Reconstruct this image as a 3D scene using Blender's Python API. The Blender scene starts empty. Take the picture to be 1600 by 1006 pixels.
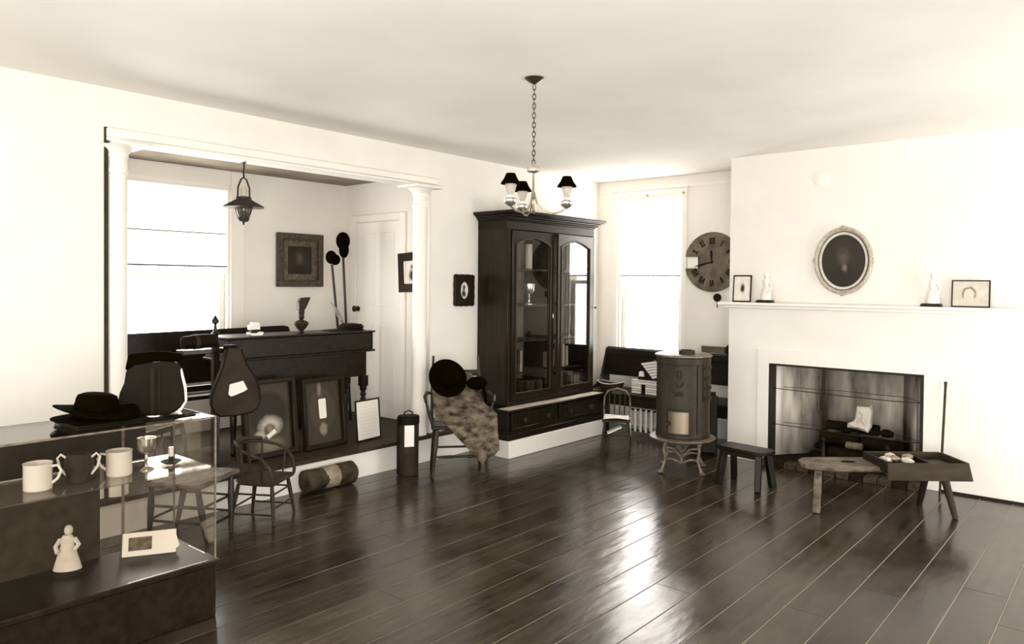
import bpy, math, random
from mathutils import Vector, Matrix
random.seed(7)
PI = math.pi
scn = bpy.context.scene
COL = scn.collection

# ------------------------------------------------------------------ camera
yaw, pitch, roll = math.radians(40.3), math.radians(1.0), math.radians(0.53)
fw = Vector((-math.sin(yaw), math.cos(yaw), 0)); up = Vector((0, 0, 1)); rt0 = Vector((math.cos(yaw), math.sin(yaw), 0))
Fv = fw*math.cos(pitch) - up*math.sin(pitch); U0 = up*math.cos(pitch) + fw*math.sin(pitch)
Rv = rt0*math.cos(roll) + U0*math.sin(roll); Uv = U0*math.cos(roll) - rt0*math.sin(roll)
cam = bpy.data.cameras.new('camera'); camo = bpy.data.objects.new('camera', cam); COL.objects.link(camo)
m = Matrix((Rv, Uv, -Fv)).transposed().to_4x4(); m.translation = Vector((0, 0, 1.5)); camo.matrix_world = m
cam.sensor_width = 36; cam.lens = 1164/1600*36; cam.shift_x = -2/1600; cam.shift_y = (464-503)/1600
cam.clip_start = 0.05; cam.clip_end = 100
scn.camera = camo

# ------------------------------------------------------------------ world, lights, exposure
w = bpy.data.worlds.new('world'); scn.world = w; w.use_nodes = True
w.node_tree.nodes['Background'].inputs[0].default_value = (1.0, .97, .93, 1)
w.node_tree.nodes['Background'].inputs[1].default_value = 9.0

def area(name, loc, rot, sx, sy, power, col=(1, .985, .96)):
    l = bpy.data.lights.new(name, 'AREA'); l.shape = 'RECTANGLE'; l.size = sx; l.size_y = sy
    l.energy = power; l.color = col
    o = bpy.data.objects.new(name, l); COL.objects.link(o); o.location = loc; o.rotation_euler = rot
    return o
# daylight coming in through the windows behind and beside the camera
area('daylight_back', (-1.3, -2.35, 1.05), (math.radians(90), 0, 0), 5.4, 1.7, 112)
area('daylight_right', (2.1, -.1, 1.05), (math.radians(90), 0, math.radians(66)), 3.2, 1.7, 84)
area('front_fill', (.75, -.35, 1.15), (math.radians(88), 0, math.radians(36)), 1.1, 1.1, 50)  # added fill light, unseen, brightens the lower parts of the room
# unseen fill lights, added low down and aimed up to brighten the ceiling
area('ceiling_fill', (1.0, .6, .7), (math.radians(180), math.radians(-8), 0), 1.4, 1.4, 40)
area('ceiling_fill_far', (1.2, 5.15, .7), (math.radians(180), math.radians(-50), 0), 1.5, 1.6, 62)
area('ceiling_fill_near', (-2.2, -.9, .6), (math.radians(190), math.radians(0), 0), 1.6, 1.2, 30)
# the alcove window's daylight
area('daylight_alcove', (-5.98, 2.75, 1.35), (math.radians(90), 0, math.radians(-90)), .85, 1.3, 30)
scn.view_settings.view_transform = 'Standard'; scn.view_settings.look = 'None'
scn.view_settings.exposure = 0.2; scn.view_settings.gamma = 1.0; scn.view_settings.use_curve_mapping = False

# ------------------------------------------------------------------ colours and materials
def lin(c):
    c /= 255.0
    return c/12.92 if c <= .04045 else ((c+.055)/1.055)**2.4
def sep(L, k=1.0):
    if L < 100: k *= .72
    s = math.sin(PI*min(max(L, 0), 255)/255)
    if L >= 215: return (min(1, lin(min(255, L+4.5))), lin(L), lin(L-8), 1)
    return (min(1, lin(L+6+6*s)*k), min(1, lin(L)*k), min(1, lin(max(0, L-9-8*s))*k), 1)

def mat(name, L, rough=.6, spec=.4, metal=0.0, noise=0.0, nscale=(8, 8, 8), bump=0.0, L2=None, coat=0.0, detail=4):
    m = bpy.data.materials.new(name); m.use_nodes = True; nt = m.node_tree; b = nt.nodes['Principled BSDF']
    b.inputs['Base Color'].default_value = sep(L); b.inputs['Roughness'].default_value = rough
    spec = spec*(.35 if (L < 100 and not metal) else 1)
    b.inputs['Specular IOR Level'].default_value = spec; b.inputs['Metallic'].default_value = metal
    if coat: b.inputs['Coat Weight'].default_value = coat; b.inputs['Coat Roughness'].default_value = .12
    if noise or bump or L2 is not None:
        tc = nt.nodes.new('ShaderNodeTexCoord'); mp = nt.nodes.new('ShaderNodeMapping'); mp.inputs['Scale'].default_value = nscale
        nz = nt.nodes.new('ShaderNodeTexNoise'); nz.inputs['Detail'].default_value = detail; nz.inputs['Scale'].default_value = 1.0
        nt.links.new(tc.outputs['Object'], mp.inputs[0]); nt.links.new(mp.outputs[0], nz.inputs['Vector'])
        if noise or L2 is not None:
            rp = nt.nodes.new('ShaderNodeValToRGB')
            a = L2 if L2 is not None else L*(1-noise)
            c2 = L if L2 is not None else min(250, L*(1+noise))
            rp.color_ramp.elements[0].position = .33; rp.color_ramp.elements[1].position = .67
            rp.color_ramp.elements[0].color = sep(a); rp.color_ramp.elements[1].color = sep(c2)
            nt.links.new(nz.outputs['Fac'], rp.inputs[0]); nt.links.new(rp.outputs[0], b.inputs['Base Color'])
        if bump:
            bp = nt.nodes.new('ShaderNodeBump'); bp.inputs['Strength'].default_value = bump; bp.inputs['Distance'].default_value = .01
            nt.links.new(nz.outputs['Fac'], bp.inputs['Height']); nt.links.new(bp.outputs[0], b.inputs['Normal'])
    return m

def glass(name, tint=(1, 1, 1, 1), ior=1.5, rough=0.0, veil=0.0):
    m = bpy.data.materials.new(name); m.use_nodes = True; nt = m.node_tree; nt.nodes.clear()
    o = nt.nodes.new('ShaderNodeOutputMaterial'); t = nt.nodes.new('ShaderNodeBsdfTransparent'); g = nt.nodes.new('ShaderNodeBsdfGlossy')
    t.inputs[0].default_value = tint; g.inputs['Roughness'].default_value = rough
    fr = nt.nodes.new('ShaderNodeFresnel'); ge = nt.nodes.new('ShaderNodeNewGeometry'); mr = nt.nodes.new('ShaderNodeMapRange')
    mr.inputs['To Min'].default_value = ior; mr.inputs['To Max'].default_value = 1/ior   # same reflectance from both faces of the pane
    nt.links.new(ge.outputs['Backfacing'], mr.inputs['Value']); nt.links.new(mr.outputs[0], fr.inputs['IOR'])
    mx = nt.nodes.new('ShaderNodeMixShader')
    nt.links.new(fr.outputs[0], mx.inputs[0]); nt.links.new(t.outputs[0], mx.inputs[1]); nt.links.new(g.outputs[0], mx.inputs[2])
    last = mx
    if veil:
        d = nt.nodes.new('ShaderNodeBsdfDiffuse'); d.inputs[0].default_value = sep(200)
        m2 = nt.nodes.new('ShaderNodeMixShader'); m2.inputs[0].default_value = veil
        nt.links.new(mx.outputs[0], m2.inputs[1]); nt.links.new(d.outputs[0], m2.inputs[2]); last = m2
    nt.links.new(last.outputs[0], o.inputs[0])
    return m

def backlit(name, L, strength):
    m = bpy.data.materials.new(name); m.use_nodes = True; nt = m.node_tree; b = nt.nodes['Principled BSDF']
    b.inputs['Base Color'].default_value = sep(L); b.inputs['Roughness'].default_value = .9
    b.inputs['Emission Color'].default_value = (1, .96, .91, 1); b.inputs['Emission Strength'].default_value = strength
    return m

def print_mat(name, L, blobs, rough=.45, noise=.12):
    """flat print: soft ellipses (cx, cz, rx, rz, L, soft) in object x/z on a plain ground"""
    m = bpy.data.materials.new(name); m.use_nodes = True; nt = m.node_tree; b = nt.nodes['Principled BSDF']
    b.inputs['Roughness'].default_value = rough; b.inputs['Specular IOR Level'].default_value = .3
    tc = nt.nodes.new('ShaderNodeTexCoord'); nz = nt.nodes.new('ShaderNodeTexNoise'); nz.inputs['Scale'].default_value = 22
    nt.links.new(tc.outputs['Object'], nz.inputs['Vector'])
    rp = nt.nodes.new('ShaderNodeValToRGB'); rp.color_ramp.elements[0].color = sep(L*(1-noise)); rp.color_ramp.elements[1].color = sep(min(250, L*(1+noise)))
    nt.links.new(nz.outputs['Fac'], rp.inputs[0]); cur = rp.outputs[0]
    # slightly ragged outlines
    off = nt.nodes.new('ShaderNodeVectorMath'); off.operation = 'SCALE'; off.inputs['Scale'].default_value = .03
    nt.links.new(nz.outputs['Color'], off.inputs[0])
    ad = nt.nodes.new('ShaderNodeVectorMath'); ad.operation = 'ADD'; nt.links.new(tc.outputs['Object'], ad.inputs[0]); nt.links.new(off.outputs[0], ad.inputs[1])
    for (cx, cz, rx, rz, l, soft) in blobs:
        s = nt.nodes.new('ShaderNodeVectorMath'); s.operation = 'SUBTRACT'; s.inputs[1].default_value = (cx+.015, 0, cz+.015)
        nt.links.new(ad.outputs[0], s.inputs[0])
        mu = nt.nodes.new('ShaderNodeVectorMath'); mu.operation = 'MULTIPLY'; mu.inputs[1].default_value = (1/rx, 0, 1/rz)
        nt.links.new(s.outputs[0], mu.inputs[0])
        ln = nt.nodes.new('ShaderNodeVectorMath'); ln.operation = 'LENGTH'; nt.links.new(mu.outputs[0], ln.inputs[0])
        mr = nt.nodes.new('ShaderNodeMapRange'); mr.inputs['From Min'].default_value = 1-soft; mr.inputs['From Max'].default_value = 1+soft*.3
        mr.inputs['To Min'].default_value = 1; mr.inputs['To Max'].default_value = 0
        nt.links.new(ln.outputs['Value'], mr.inputs['Value'])
        mx = nt.nodes.new('ShaderNodeMix'); mx.data_type = 'RGBA'; mx.inputs['B'].default_value = sep(l)
        nt.links.new(mr.outputs[0], mx.inputs['Factor']); nt.links.new(cur, mx.inputs['A']); cur = mx.outputs['Result']
    nt.links.new(cur, b.inputs['Base Color'])
    return m

M = {}
M['wall'] = mat('wall_plaster', 239, .85, .2, noise=.012, nscale=(3, 3, 3), bump=.03)
M['ceiling'] = mat('ceiling_plaster', 234, .9, .15, noise=.02, nscale=(1.2, 1.2, 1.2), bump=.04)
M['paint'] = mat('white_paint', 243, .5, .35)
M['wood'] = mat('dark_wood', 36, .38, .6, L2=20, nscale=(3, 30, 30))
M['woodz'] = mat('dark_wood_upright', 38, .3, .8, L2=18, nscale=(26, 26, 2.5))
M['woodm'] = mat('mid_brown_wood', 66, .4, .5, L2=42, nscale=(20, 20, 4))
M['black2'] = mat('black_brown_wood', 24, .4, .6, L2=14, nscale=(3, 30, 30))
M['woodm2'] = mat('bookcase_lining', 128, .7, .3, L2=100, nscale=(20, 20, 3))
M['woodw'] = mat('worn_bench_wood', 116, .6, .4, L2=64, nscale=(12, 26, 20), bump=.15)
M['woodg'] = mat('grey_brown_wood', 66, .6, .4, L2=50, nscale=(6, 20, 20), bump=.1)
M['black'] = mat('black_felt', 9, .95, .05, noise=.15, nscale=(60, 60, 60))
M['leather'] = mat('dark_leather', 24, .55, .25, L2=14, nscale=(9, 9, 9), bump=.1)
M['leather2'] = mat('brown_leather', 56, .5, .45, L2=38, nscale=(9, 9, 9), bump=.08)
M['iron'] = mat('stove_iron', 50, .5, .9, L2=36, nscale=(30, 30, 30), bump=.05)
M['irondk'] = mat('dark_iron', 34, .55, .5, metal=.3)
M['ironlt'] = mat('light_cast_iron', 122, .45, .5, L2=88, nscale=(30, 30, 30))
M['steel'] = mat('polished_steel', 118, .34, .6, metal=.9)
M['silver'] = mat('silver', 215, .2, .6, metal=.9)
M['brass'] = mat('brass', 165, .25, .6, metal=.8)
M['oldbrass'] = mat('tarnished_brass', 74, .35, .6, metal=.5)
M['ceramic'] = mat('white_ceramic', 240, .3, .5)
M['paper'] = mat('white_paper', 244, .9, .2)
M['cream'] = mat('cream_paper', 205, .9, .2, noise=.05, nscale=(20, 20, 20))
M['gilt'] = mat('gilt_moulding', 92, .4, .5, metal=.2, L2=50, nscale=(60, 60, 60), bump=.3)
M['ovalgilt'] = mat('pale_gilt', 196, .45, .5, metal=.15, L2=150, nscale=(50, 50, 50), bump=.3)
M['frame'] = mat('dark_frame', 32, .4, .5)
M['soot'] = mat('sooty_plaster', 212, .9, .2, L2=78, nscale=(6, 6, 1.6), bump=.1, detail=6)
M['sootlt'] = mat('pale_fire_plaster', 232, .9, .2, L2=206, nscale=(9, 9, 1.5))
M['brick'] = mat('hearth_brick', 84, .85, .3, L2=56, nscale=(30, 30, 30), bump=.2)
M['brickd'] = mat('dark_hearth_brick', 38, .85, .3, L2=26, nscale=(30, 30, 30), bump=.2)
M['char'] = mat('charred_wood', 30, .9, .2, L2=16, nscale=(14, 14, 14), bump=.6)
M['ash'] = mat('ash_grey', 112, .9, .2, L2=80, nscale=(18, 18, 18), bump=.4)
M['cloth'] = mat('faded_patterned_cloth', 118, .9, .15, L2=44, nscale=(9, 15, 24), bump=.4, detail=7)
M['bark'] = mat('log_bark', 78, .8, .3, L2=40, nscale=(14, 14, 14), bump=.5)
M['barklt'] = mat('peeled_log_patch', 150, .8, .3, L2=105, nscale=(14, 14, 14), bump=.3)
M['dial'] = mat('clock_dial_paint', 112, .7, .3, L2=88, nscale=(9, 9, 9))
M['ink'] = mat('dark_paint', 32, .6, .3)
M['glass'] = glass('window_glass')
M['caseglass'] = glass('case_glass', (.93, .91, .88, 1), 1.5, 0.0, 0)
M['bookglass'] = glass('bookcase_glass', (1, 1, 1, 1), 1.5)
M['shelfglass'] = glass('shelf_glass', (.8, .77, .72, 1), 1.5, 0.05, .07)
M['lampglass'] = glass('lamp_glass', (.98, .97, .95, 1), 1.5, 0.0, .45)
M['darkglass'] = glass('smoked_glass', (.55, .5, .45, 1), 1.5, 0.0, .05)
M['blind'] = backlit('backlit_blind', 240, 1.3)
M['blind2'] = backlit('backlit_corner_blind', 240, 9.0)
M['quill'] = mat('pale_feather', 175, .8, .2, L2=120, nscale=(40, 40, 40))

# floor: dark varnished boards
def floor_mat():
    m = bpy.data.materials.new('varnished_floor_board'); m.use_nodes = True; nt = m.node_tree; b = nt.nodes['Principled BSDF']
    tc = nt.nodes.new('ShaderNodeTexCoord'); oi = nt.nodes.new('ShaderNodeObjectInfo')
    geo = nt.nodes.new('ShaderNodeNewGeometry')
    mp = nt.nodes.new('ShaderNodeMapping'); mp.inputs['Scale'].default_value = (26, 2.2, 1); nt.links.new(geo.outputs['Position'], mp.inputs[0])
    nz = nt.nodes.new('ShaderNodeTexNoise'); nz.inputs['Scale'].default_value = 1; nz.inputs['Detail'].default_value = 6; nt.links.new(mp.outputs[0], nz.inputs['Vector'])
    nb = nt.nodes.new('ShaderNodeTexNoise'); nb.inputs['Scale'].default_value = 3.2; nb.inputs['Detail'].default_value = 5; nt.links.new(geo.outputs['Position'], nb.inputs['Vector'])
    rp = nt.nodes.new('ShaderNodeValToRGB'); rp.color_ramp.elements[0].position = .3; rp.color_ramp.elements[1].position = .72
    rp.color_ramp.elements[0].color = sep(20); rp.color_ramp.elements[1].color = sep(80)
    ad = nt.nodes.new('ShaderNodeMath'); ad.operation = 'ADD'; ml = nt.nodes.new('ShaderNodeMath'); ml.operation = 'MULTIPLY'; ml.inputs[1].default_value = .5
    nt.links.new(nz.outputs['Fac'], ad.inputs[0]); nt.links.new(nb.outputs['Fac'], ad.inputs[1]); nt.links.new(ad.outputs[0], ml.inputs[0])
    nt.links.new(ml.outputs[0], rp.inputs[0])
    hs = nt.nodes.new('ShaderNodeHueSaturation'); mr = nt.nodes.new('ShaderNodeMapRange'); mr.inputs['To Min'].default_value = .75; mr.inputs['To Max'].default_value = 1.3
    nt.links.new(oi.outputs['Random'], mr.inputs['Value']); nt.links.new(mr.outputs[0], hs.inputs['Value']); nt.links.new(rp.outputs[0], hs.inputs['Color'])
    nt.links.new(hs.outputs[0], b.inputs['Base Color'])
    rr = nt.nodes.new('ShaderNodeMapRange'); rr.inputs['To Min'].default_value = .13; rr.inputs['To Max'].default_value = .3
    nt.links.new(nb.outputs['Fac'], rr.inputs['Value']); nt.links.new(rr.outputs[0], b.inputs['Roughness'])
    b.inputs['Specular IOR Level'].default_value = .5
    mb = nt.nodes.new('ShaderNodeMapping'); mb.inputs['Scale'].default_value = (9, 3, 1); nt.links.new(geo.outputs['Position'], mb.inputs[0])
    nb2 = nt.nodes.new('ShaderNodeTexNoise'); nb2.inputs['Scale'].default_value = 1; nb2.inputs['Detail'].default_value = 3; nt.links.new(mb.outputs[0], nb2.inputs['Vector'])
    bp = nt.nodes.new('ShaderNodeBump'); bp.inputs['Strength'].default_value = .16; bp.inputs['Distance'].default_value = .02
    nt.links.new(nb2.outputs['Fac'], bp.inputs['Height']); nt.links.new(bp.outputs[0], b.inputs['Normal'])
    return m
M['floor'] = floor_mat()
M['seam'] = mat('dusty_floor_seam', 170, .8, .3)

# ------------------------------------------------------------------ mesh helpers
class MB:
    def __init__(s): s.v = []; s.f = []
    def add(s, vs, fs, T=None):
        n = len(s.v)
        for p in vs:
            p = Vector(p); s.v.append(tuple(T @ p) if T is not None else tuple(p))
        s.f += [tuple(i+n for i in q) for q in fs]; return s
    def box(s, x0, x1, y0, y1, z0, z1, T=None):
        vs = [(x0,y0,z0),(x1,y0,z0),(x1,y1,z0),(x0,y1,z0),(x0,y0,z1),(x1,y0,z1),(x1,y1,z1),(x0,y1,z1)]
        return s.add(vs, [(0,3,2,1),(4,5,6,7),(0,1,5,4),(1,2,6,5),(2,3,7,6),(3,0,4,7)], T)
    def bar(s, p0, p1, a, b, upv=(0, 0, 1)):
        """box section a x b between two points"""
        p0 = Vector(p0); p1 = Vector(p1); d = (p1-p0).normalized(); u = Vector(upv)
        x = d.cross(u)
        if x.length < 1e-4: x = d.cross(Vector((0, 1, 0)))
        x.normalize(); y = x.cross(d).normalized()
        vs = []
        for p in (p0, p1):
            for sx, sy in ((-1,-1),(1,-1),(1,1),(-1,1)): vs.append(p + x*sx*a/2 + y*sy*b/2)
        return s.add(vs, [(0,1,2,3),(7,6,5,4),(0,4,5,1),(1,5,6,2),(2,6,7,3),(3,7,4,0)])
    def cyl(s, p0, p1, r0, r1=None, n=16):
        return s.turned(p0, p1, [(0, r0), (1, r0 if r1 is None else r1)], n)
    def turned(s, p0, p1, prof, n=14):
        """lathe along p0->p1 with profile [(t, radius)]"""
        p0 = Vector(p0); p1 = Vector(p1); d = (p1-p0); dn = d.normalized()
        a = Vector((1, 0, 0)) if abs(dn.x) < .8 else Vector((0, 1, 0))
        x = dn.cross(a).normalized(); y = dn.cross(x)
        vs = []; k = len(prof)
        for t, r in prof:
            c = p0 + d*t
            for i in range(n):
                an = 2*PI*i/n; vs.append(c + (x*math.cos(an)+y*math.sin(an))*max(r, 1e-4))
        fs = [(j*n+i, j*n+(i+1) % n, (j+1)*n+(i+1) % n, (j+1)*n+i) for j in range(k-1) for i in range(n)]
        fs.append(tuple(reversed(range(n)))); fs.append(tuple((k-1)*n+i for i in range(n)))
        return s.add(vs, fs)
    def lathe(s, prof, c=(0, 0, 0), n=24, sx=1, sy=1, T=None):
        """prof [(r, z)]; closed ends"""
        vs = []; k = len(prof)
        for r, z in prof:
            for i in range(n):
                an = 2*PI*i/n; vs.append((c[0]+max(r, 1e-4)*math.cos(an)*sx, c[1]+max(r, 1e-4)*math.sin(an)*sy, c[2]+z))
        fs = [(j*n+i, j*n+(i+1) % n, (j+1)*n+(i+1) % n, (j+1)*n+i) for j in range(k-1) for i in range(n)]
        fs.append(tuple(reversed(range(n)))); fs.append(tuple((k-1)*n+i for i in range(n)))
        return s.add(vs, fs, T)
    def tube(s, pts, r, n=8, closed=False):
        P = [Vector(p) for p in pts]; k = len(P); vs = []; rr = r if isinstance(r, (list, tuple)) else [r]*k
        px = None
        for i, p in enumerate(P):
            a = P[(i-1) % k] if (closed or i > 0) else p; b = P[(i+1) % k] if (closed or i < k-1) else p
            d = (b-a).normalized()
            if px is None:
                h = Vector((0, 0, 1)) if abs(d.z) < .9 else Vector((1, 0, 0)); px = d.cross(h).normalized()
            else:
                px = (px - d*px.dot(d)).normalized()
            y = d.cross(px)
            for j in range(n):
                an = 2*PI*j/n; vs.append(p + (px*math.cos(an)+y*math.sin(an))*rr[i])
        m_ = k if closed else k-1
        fs = [(i*n+j, i*n+(j+1) % n, ((i+1) % k)*n+(j+1) % n, ((i+1) % k)*n+j) for i in range(m_) for j in range(n)]
        if not closed: fs += [tuple(reversed(range(n))), tuple((k-1)*n+j for j in range(n))]
        return s.add(vs, fs)
    def prism(s, poly, d0, d1, axis='y', T=None):
        """poly 2-d outline; axis y: (x,z); axis z: (x,y); axis x: (y,z)"""
        n = len(poly)
        def P(a, b, d): return {'y': (a, d, b), 'z': (a, b, d), 'x': (d, a, b)}[axis]
        vs = [P(a, b, d0) for a, b in poly] + [P(a, b, d1) for a, b in poly]
        fs = [(i, (i+1) % n, n+(i+1) % n, n+i) for i in range(n)] + [tuple(reversed(range(n))), tuple(range(n, 2*n))]
        return s.add(vs, fs, T)
    def ring(s, outer, inner, d0, d1, axis='y'):
        """flat frame between two outlines with the same count"""
        n = len(outer)
        def P(a, b, d): return {'y': (a, d, b), 'z': (a, b, d), 'x': (d, a, b)}[axis]
        vs = [P(a, b, d) for d in (d0, d1) for L in (outer, inner) for a, b in L]
        fs = []
        for i in range(n):
            j = (i+1) % n
            fs += [(i, j, n+j, n+i), (2*n+i, 3*n+i, 3*n+j, 2*n+j), (i, 2*n+i, 2*n+j, j), (n+i, n+j, 3*n+j, 3*n+i)]
        return s.add(vs, fs)
    def ell(s, c, rx, ry, rz, n=16, k=10, T=None):
        prof = [(math.sin(PI*j/k), -math.cos(PI*j/k)) for j in range(k+1)]
        vs = [(c[0]+max(r, 1e-3)*rx*math.cos(2*PI*i/n), c[1]+max(r, 1e-3)*ry*math.sin(2*PI*i/n), c[2]+z*rz) for r, z in prof for i in range(n)]
        fs = [(j*n+i, j*n+(i+1) % n, (j+1)*n+(i+1) % n, (j+1)*n+i) for j in range(k) for i in range(n)]
        return s.add(vs, fs, T)
    def grid(s, fn, nu, nv, thick=0.0):
        vs = [fn(i/nu, j/nv) for i in range(nu+1) for j in range(nv+1)]
        fs = [(i*(nv+1)+j, (i+1)*(nv+1)+j, (i+1)*(nv+1)+j+1, i*(nv+1)+j+1) for i in range(nu) for j in range(nv)]
        return s.add(vs, fs)

def obj(name, mb, material, parent=None, bev=0.0, smooth=40, solid=0.0, sub=0):
    me = bpy.data.meshes.new(name); me.from_pydata([tuple(v) for v in mb.v], [], mb.f)
    import bmesh
    b = bmesh.new(); b.from_mesh(me); bmesh.ops.recalc_face_normals(b, faces=b.faces); b.to_mesh(me); b.free()
    me.materials.append(material)
    for p in me.polygons: p.use_smooth = True
    me.set_sharp_from_angle(angle=math.radians(smooth))
    o = bpy.data.objects.new(name, me); COL.objects.link(o)
    if parent is not None: o.parent = parent
    if solid:
        q = o.modifiers.new('solid', 'SOLIDIFY'); q.thickness = solid; q.offset = 0
    if bev:
        q = o.modifiers.new('bevel', 'BEVEL'); q.width = bev; q.segments = 1; q.limit_method = 'ANGLE'; q.angle_limit = math.radians(40); q.use_clamp_overlap = True
    if sub:
        q = o.modifiers.new('sub', 'SUBSURF'); q.levels = sub; q.render_levels = sub
    return o
def thing(name, label, cat, loc=(0, 0, 0), rotz=0, group=None):
    o = bpy.data.objects.new(name, None); COL.objects.link(o); o.empty_display_size = .05
    o.location = loc; o.rotation_euler = (0, 0, rotz); o['label'] = label; o['category'] = cat
    if group: o['group'] = group
    return o
def tag(o, label, cat, group=None, loc=None, rot=None):
    o['label'] = label; o['category'] = cat
    if group: o['group'] = group
    if loc is not None: o.location = loc
    if rot is not None: o.rotation_euler = rot
    return o
def struct(name, mb, material, parent=None, **k):
    o = obj(name, mb, material, parent, **k)
    if parent is None: o['kind'] = 'structure'
    return o
def copy_tree(o, parent=None):
    c = o.copy(); COL.objects.link(c)
    if parent is not None: c.parent = parent
    for ch in list(o.children): copy_tree(ch, c)
    return c
R = math.radians

# ------------------------------------------------------------------ the room
WX = -4.62; FY = 6.22; WY = 6.90; ZC = 2.62; PZ = .225     # left wall, fireplace wall, corner window wall, ceiling, platform top
ABX = -6.10; ASY = 4.59; AZC = 2.46; ALY = 1.35             # alcove back wall, side wall, ceiling, near wall
RX = 2.25; BY = -2.5
floor = struct('floor', MB().box(ABX-.15, RX+.1, BY-.1, WY+.1, -.08, -.0025), M['seam'])
k = 0; x = -.870 - .1965*20
while x < RX:
    x1 = x + .1965
    if x1 > -4.64:
        a = max(x, -4.66); b_ = min(x1, RX)
        cuts = [BY, random.uniform(-1, .5), random.uniform(2.2, 5.2), WY]
        for i in range(3):
            mbp = MB().box(a+.0022, b_-.0022, cuts[i]+.0008, cuts[i+1]-.0008, -.021, 0)
            obj('floor_plank', mbp, M['floor'], floor, bev=.0014)
    x = x1
struct('ceiling', MB().box(-4.75, RX+.1, BY-.1, WY+.1, ZC, ZC+.1), M['ceiling'])
struct('wall_back', MB().box(-4.75, RX+.1, BY-.1, BY, 0, ZC), M['wall'])
struct('wall_right', MB().box(RX, RX+.1, BY, FY, 0, ZC), M['wall'])
# left wall with the alcove opening
wl = MB(); wl.box(-4.75, WX, BY, 1.765, 0, ZC); wl.box(-4.75, WX, 1.765, 4.36, 2.385, ZC); wl.box(-4.75, WX, 4.36, WY, 0, ZC)
struct('wall_left', wl, M['wall'])
struct('trim_1', MB().box(-4.76, WX+.035, 1.775, 4.41, 2.335, 2.385).box(-4.76, WX+.02, 1.775, 4.40, 2.313, 2.335), M['paint'], bev=.004)
struct('shadow_gap_strip', MB().box(-4.66, WX+.008, 1.765, 1.785, PZ, 2.39), M['woodg'])  # dark strip standing in for the shadow gap beside the left column
# alcove shell
aw = MB(); aw.box(ABX-.12, ABX, ALY, 2.40, 0, AZC); aw.box(ABX-.12, ABX, 3.36, ASY, 0, AZC); aw.box(ABX-.12, ABX, 2.40, 3.36, 0, .80); aw.box(ABX-.12, ABX, 2.40, 3.36, 2.33, AZC)
struct('wall_alcove_back', aw, M['wall'])
struct('wall_alcove_side', MB().box(ABX-.12, -4.75, ASY, ASY+.1, 0, AZC).box(ABX-.12, -4.75, ALY-.1, ALY, 0, AZC), M['wall'])
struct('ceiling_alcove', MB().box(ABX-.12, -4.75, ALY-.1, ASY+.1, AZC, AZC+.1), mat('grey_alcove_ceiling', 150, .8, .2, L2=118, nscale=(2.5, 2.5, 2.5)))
# platform
pf = struct('platform', MB().box(ABX, -4.585, ALY, ASY, 0.001, .195).box(-4.66, -4.585, ASY, 4.82, .001, .195).box(-4.618, -4.585, .2, ALY, .001, .195), M['paint'])
obj('platform_board', MB().box(ABX, -4.555, ALY, ASY, .196, PZ).box(-4.66, -4.555, ASY, 4.82, .196, PZ).box(-4.618, -4.555, .2, ALY, .196, PZ), M['woodg'], pf, bev=.003)
struct('plinth', MB().box(WX+.002, -4.125, 4.825, 6.285, .001, .15), M['paint'], bev=.004)
# corner window wall
ww = MB(); x0, x1, z0, z1 = -4.36, -3.60, .62, 2.44
ww.box(-4.75, x0, WY, WY+.12, 0, ZC); ww.box(x1, -2.6, WY, WY+.12, 0, ZC); ww.box(x0, x1, WY, WY+.12, 0, z0); ww.box(x0, x1, WY, WY+.12, z1, ZC)
struct('wall_window', ww, M['wall'])
# fireplace wall (chimney breast) with firebox opening
OX0, OX1, OZ = -2.415, -1.25, .845
cf = MB(); cf.box(-2.785, OX0-.008, FY, WY, 0, ZC); cf.box(OX1+.008, RX, FY, FY+.2, 0, ZC); cf.box(OX0-.008, OX1+.008, FY, FY+.2, OZ+.008, ZC)
struct('wall_fireplace', cf, M['wall'])
struct('trim_3', MB().ring([(-2.515, .002), (-2.515, .965), (-1.13, .965), (-1.13, .002)], [(OX0-.006, .0015), (OX0-.006, OZ+.006), (OX1+.006, OZ+.006), (OX1+.006, .0015)], FY-.014, FY-.0005), M['paint'], bev=.003)
fb = thing('firebox', 'sooty splayed firebox under the white mantel', 'fireplace'); fb['kind'] = 'structure'
del fb['label']; del fb['category']
BX0, BX1, BYY = -2.10, -1.50, 6.76
obj('lining', MB().box(OX0-.006, OX0+.02, FY-.008, FY+.10, .06, OZ).box(OX1-.02, OX1+.006, FY-.008, FY+.10, .06, OZ).box(OX0, OX1, FY-.008, FY+.10, OZ-.012, OZ+.006), M['irondk'], fb, bev=.004)
def splay(a, b, z0=.05, z1=.95): return MB().add([(a[0], a[1], z0), (b[0], b[1], z0), (b[0], b[1], z1), (a[0], a[1], z1)], [(0, 1, 2, 3)])
def mix2(a, b, t): return (a[0]+(b[0]-a[0])*t, a[1]+(b[1]-a[1])*t)
L0, L1 = (OX0+.0, FY+.09), (BX0, BYY); R0, R1 = (OX1-.0, FY+.09), (BX1, BYY)
obj('pale_side', splay(L0, mix2(L0, L1, .17)), M['sootlt'], fb, solid=.01)
obj('pale_side', splay(R0, mix2(R0, R1, .36)), M['sootlt'], fb, solid=.01)
obj('sooty_side', splay(mix2(L0, L1, .17), L1), M['soot'], fb, solid=.01)
obj('sooty_side', splay(mix2(R0, R1, .36), R1), M['soot'], fb, solid=.01)
obj('fire_back', splay(L1, R1), M['soot'], fb, solid=.01)
obj('throat', MB().box(OX0, OX1, FY+.05, BYY, .94, .96), M['char'], fb)
obj('hearth_floor', MB().box(OX0-.02, OX1+.02, FY-.02, BYY, .001, .055), M['brickd'], fb, bev=.003)
bp_ = None; nb = 12; bw = (OX1-OX0+.06)/nb
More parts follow.
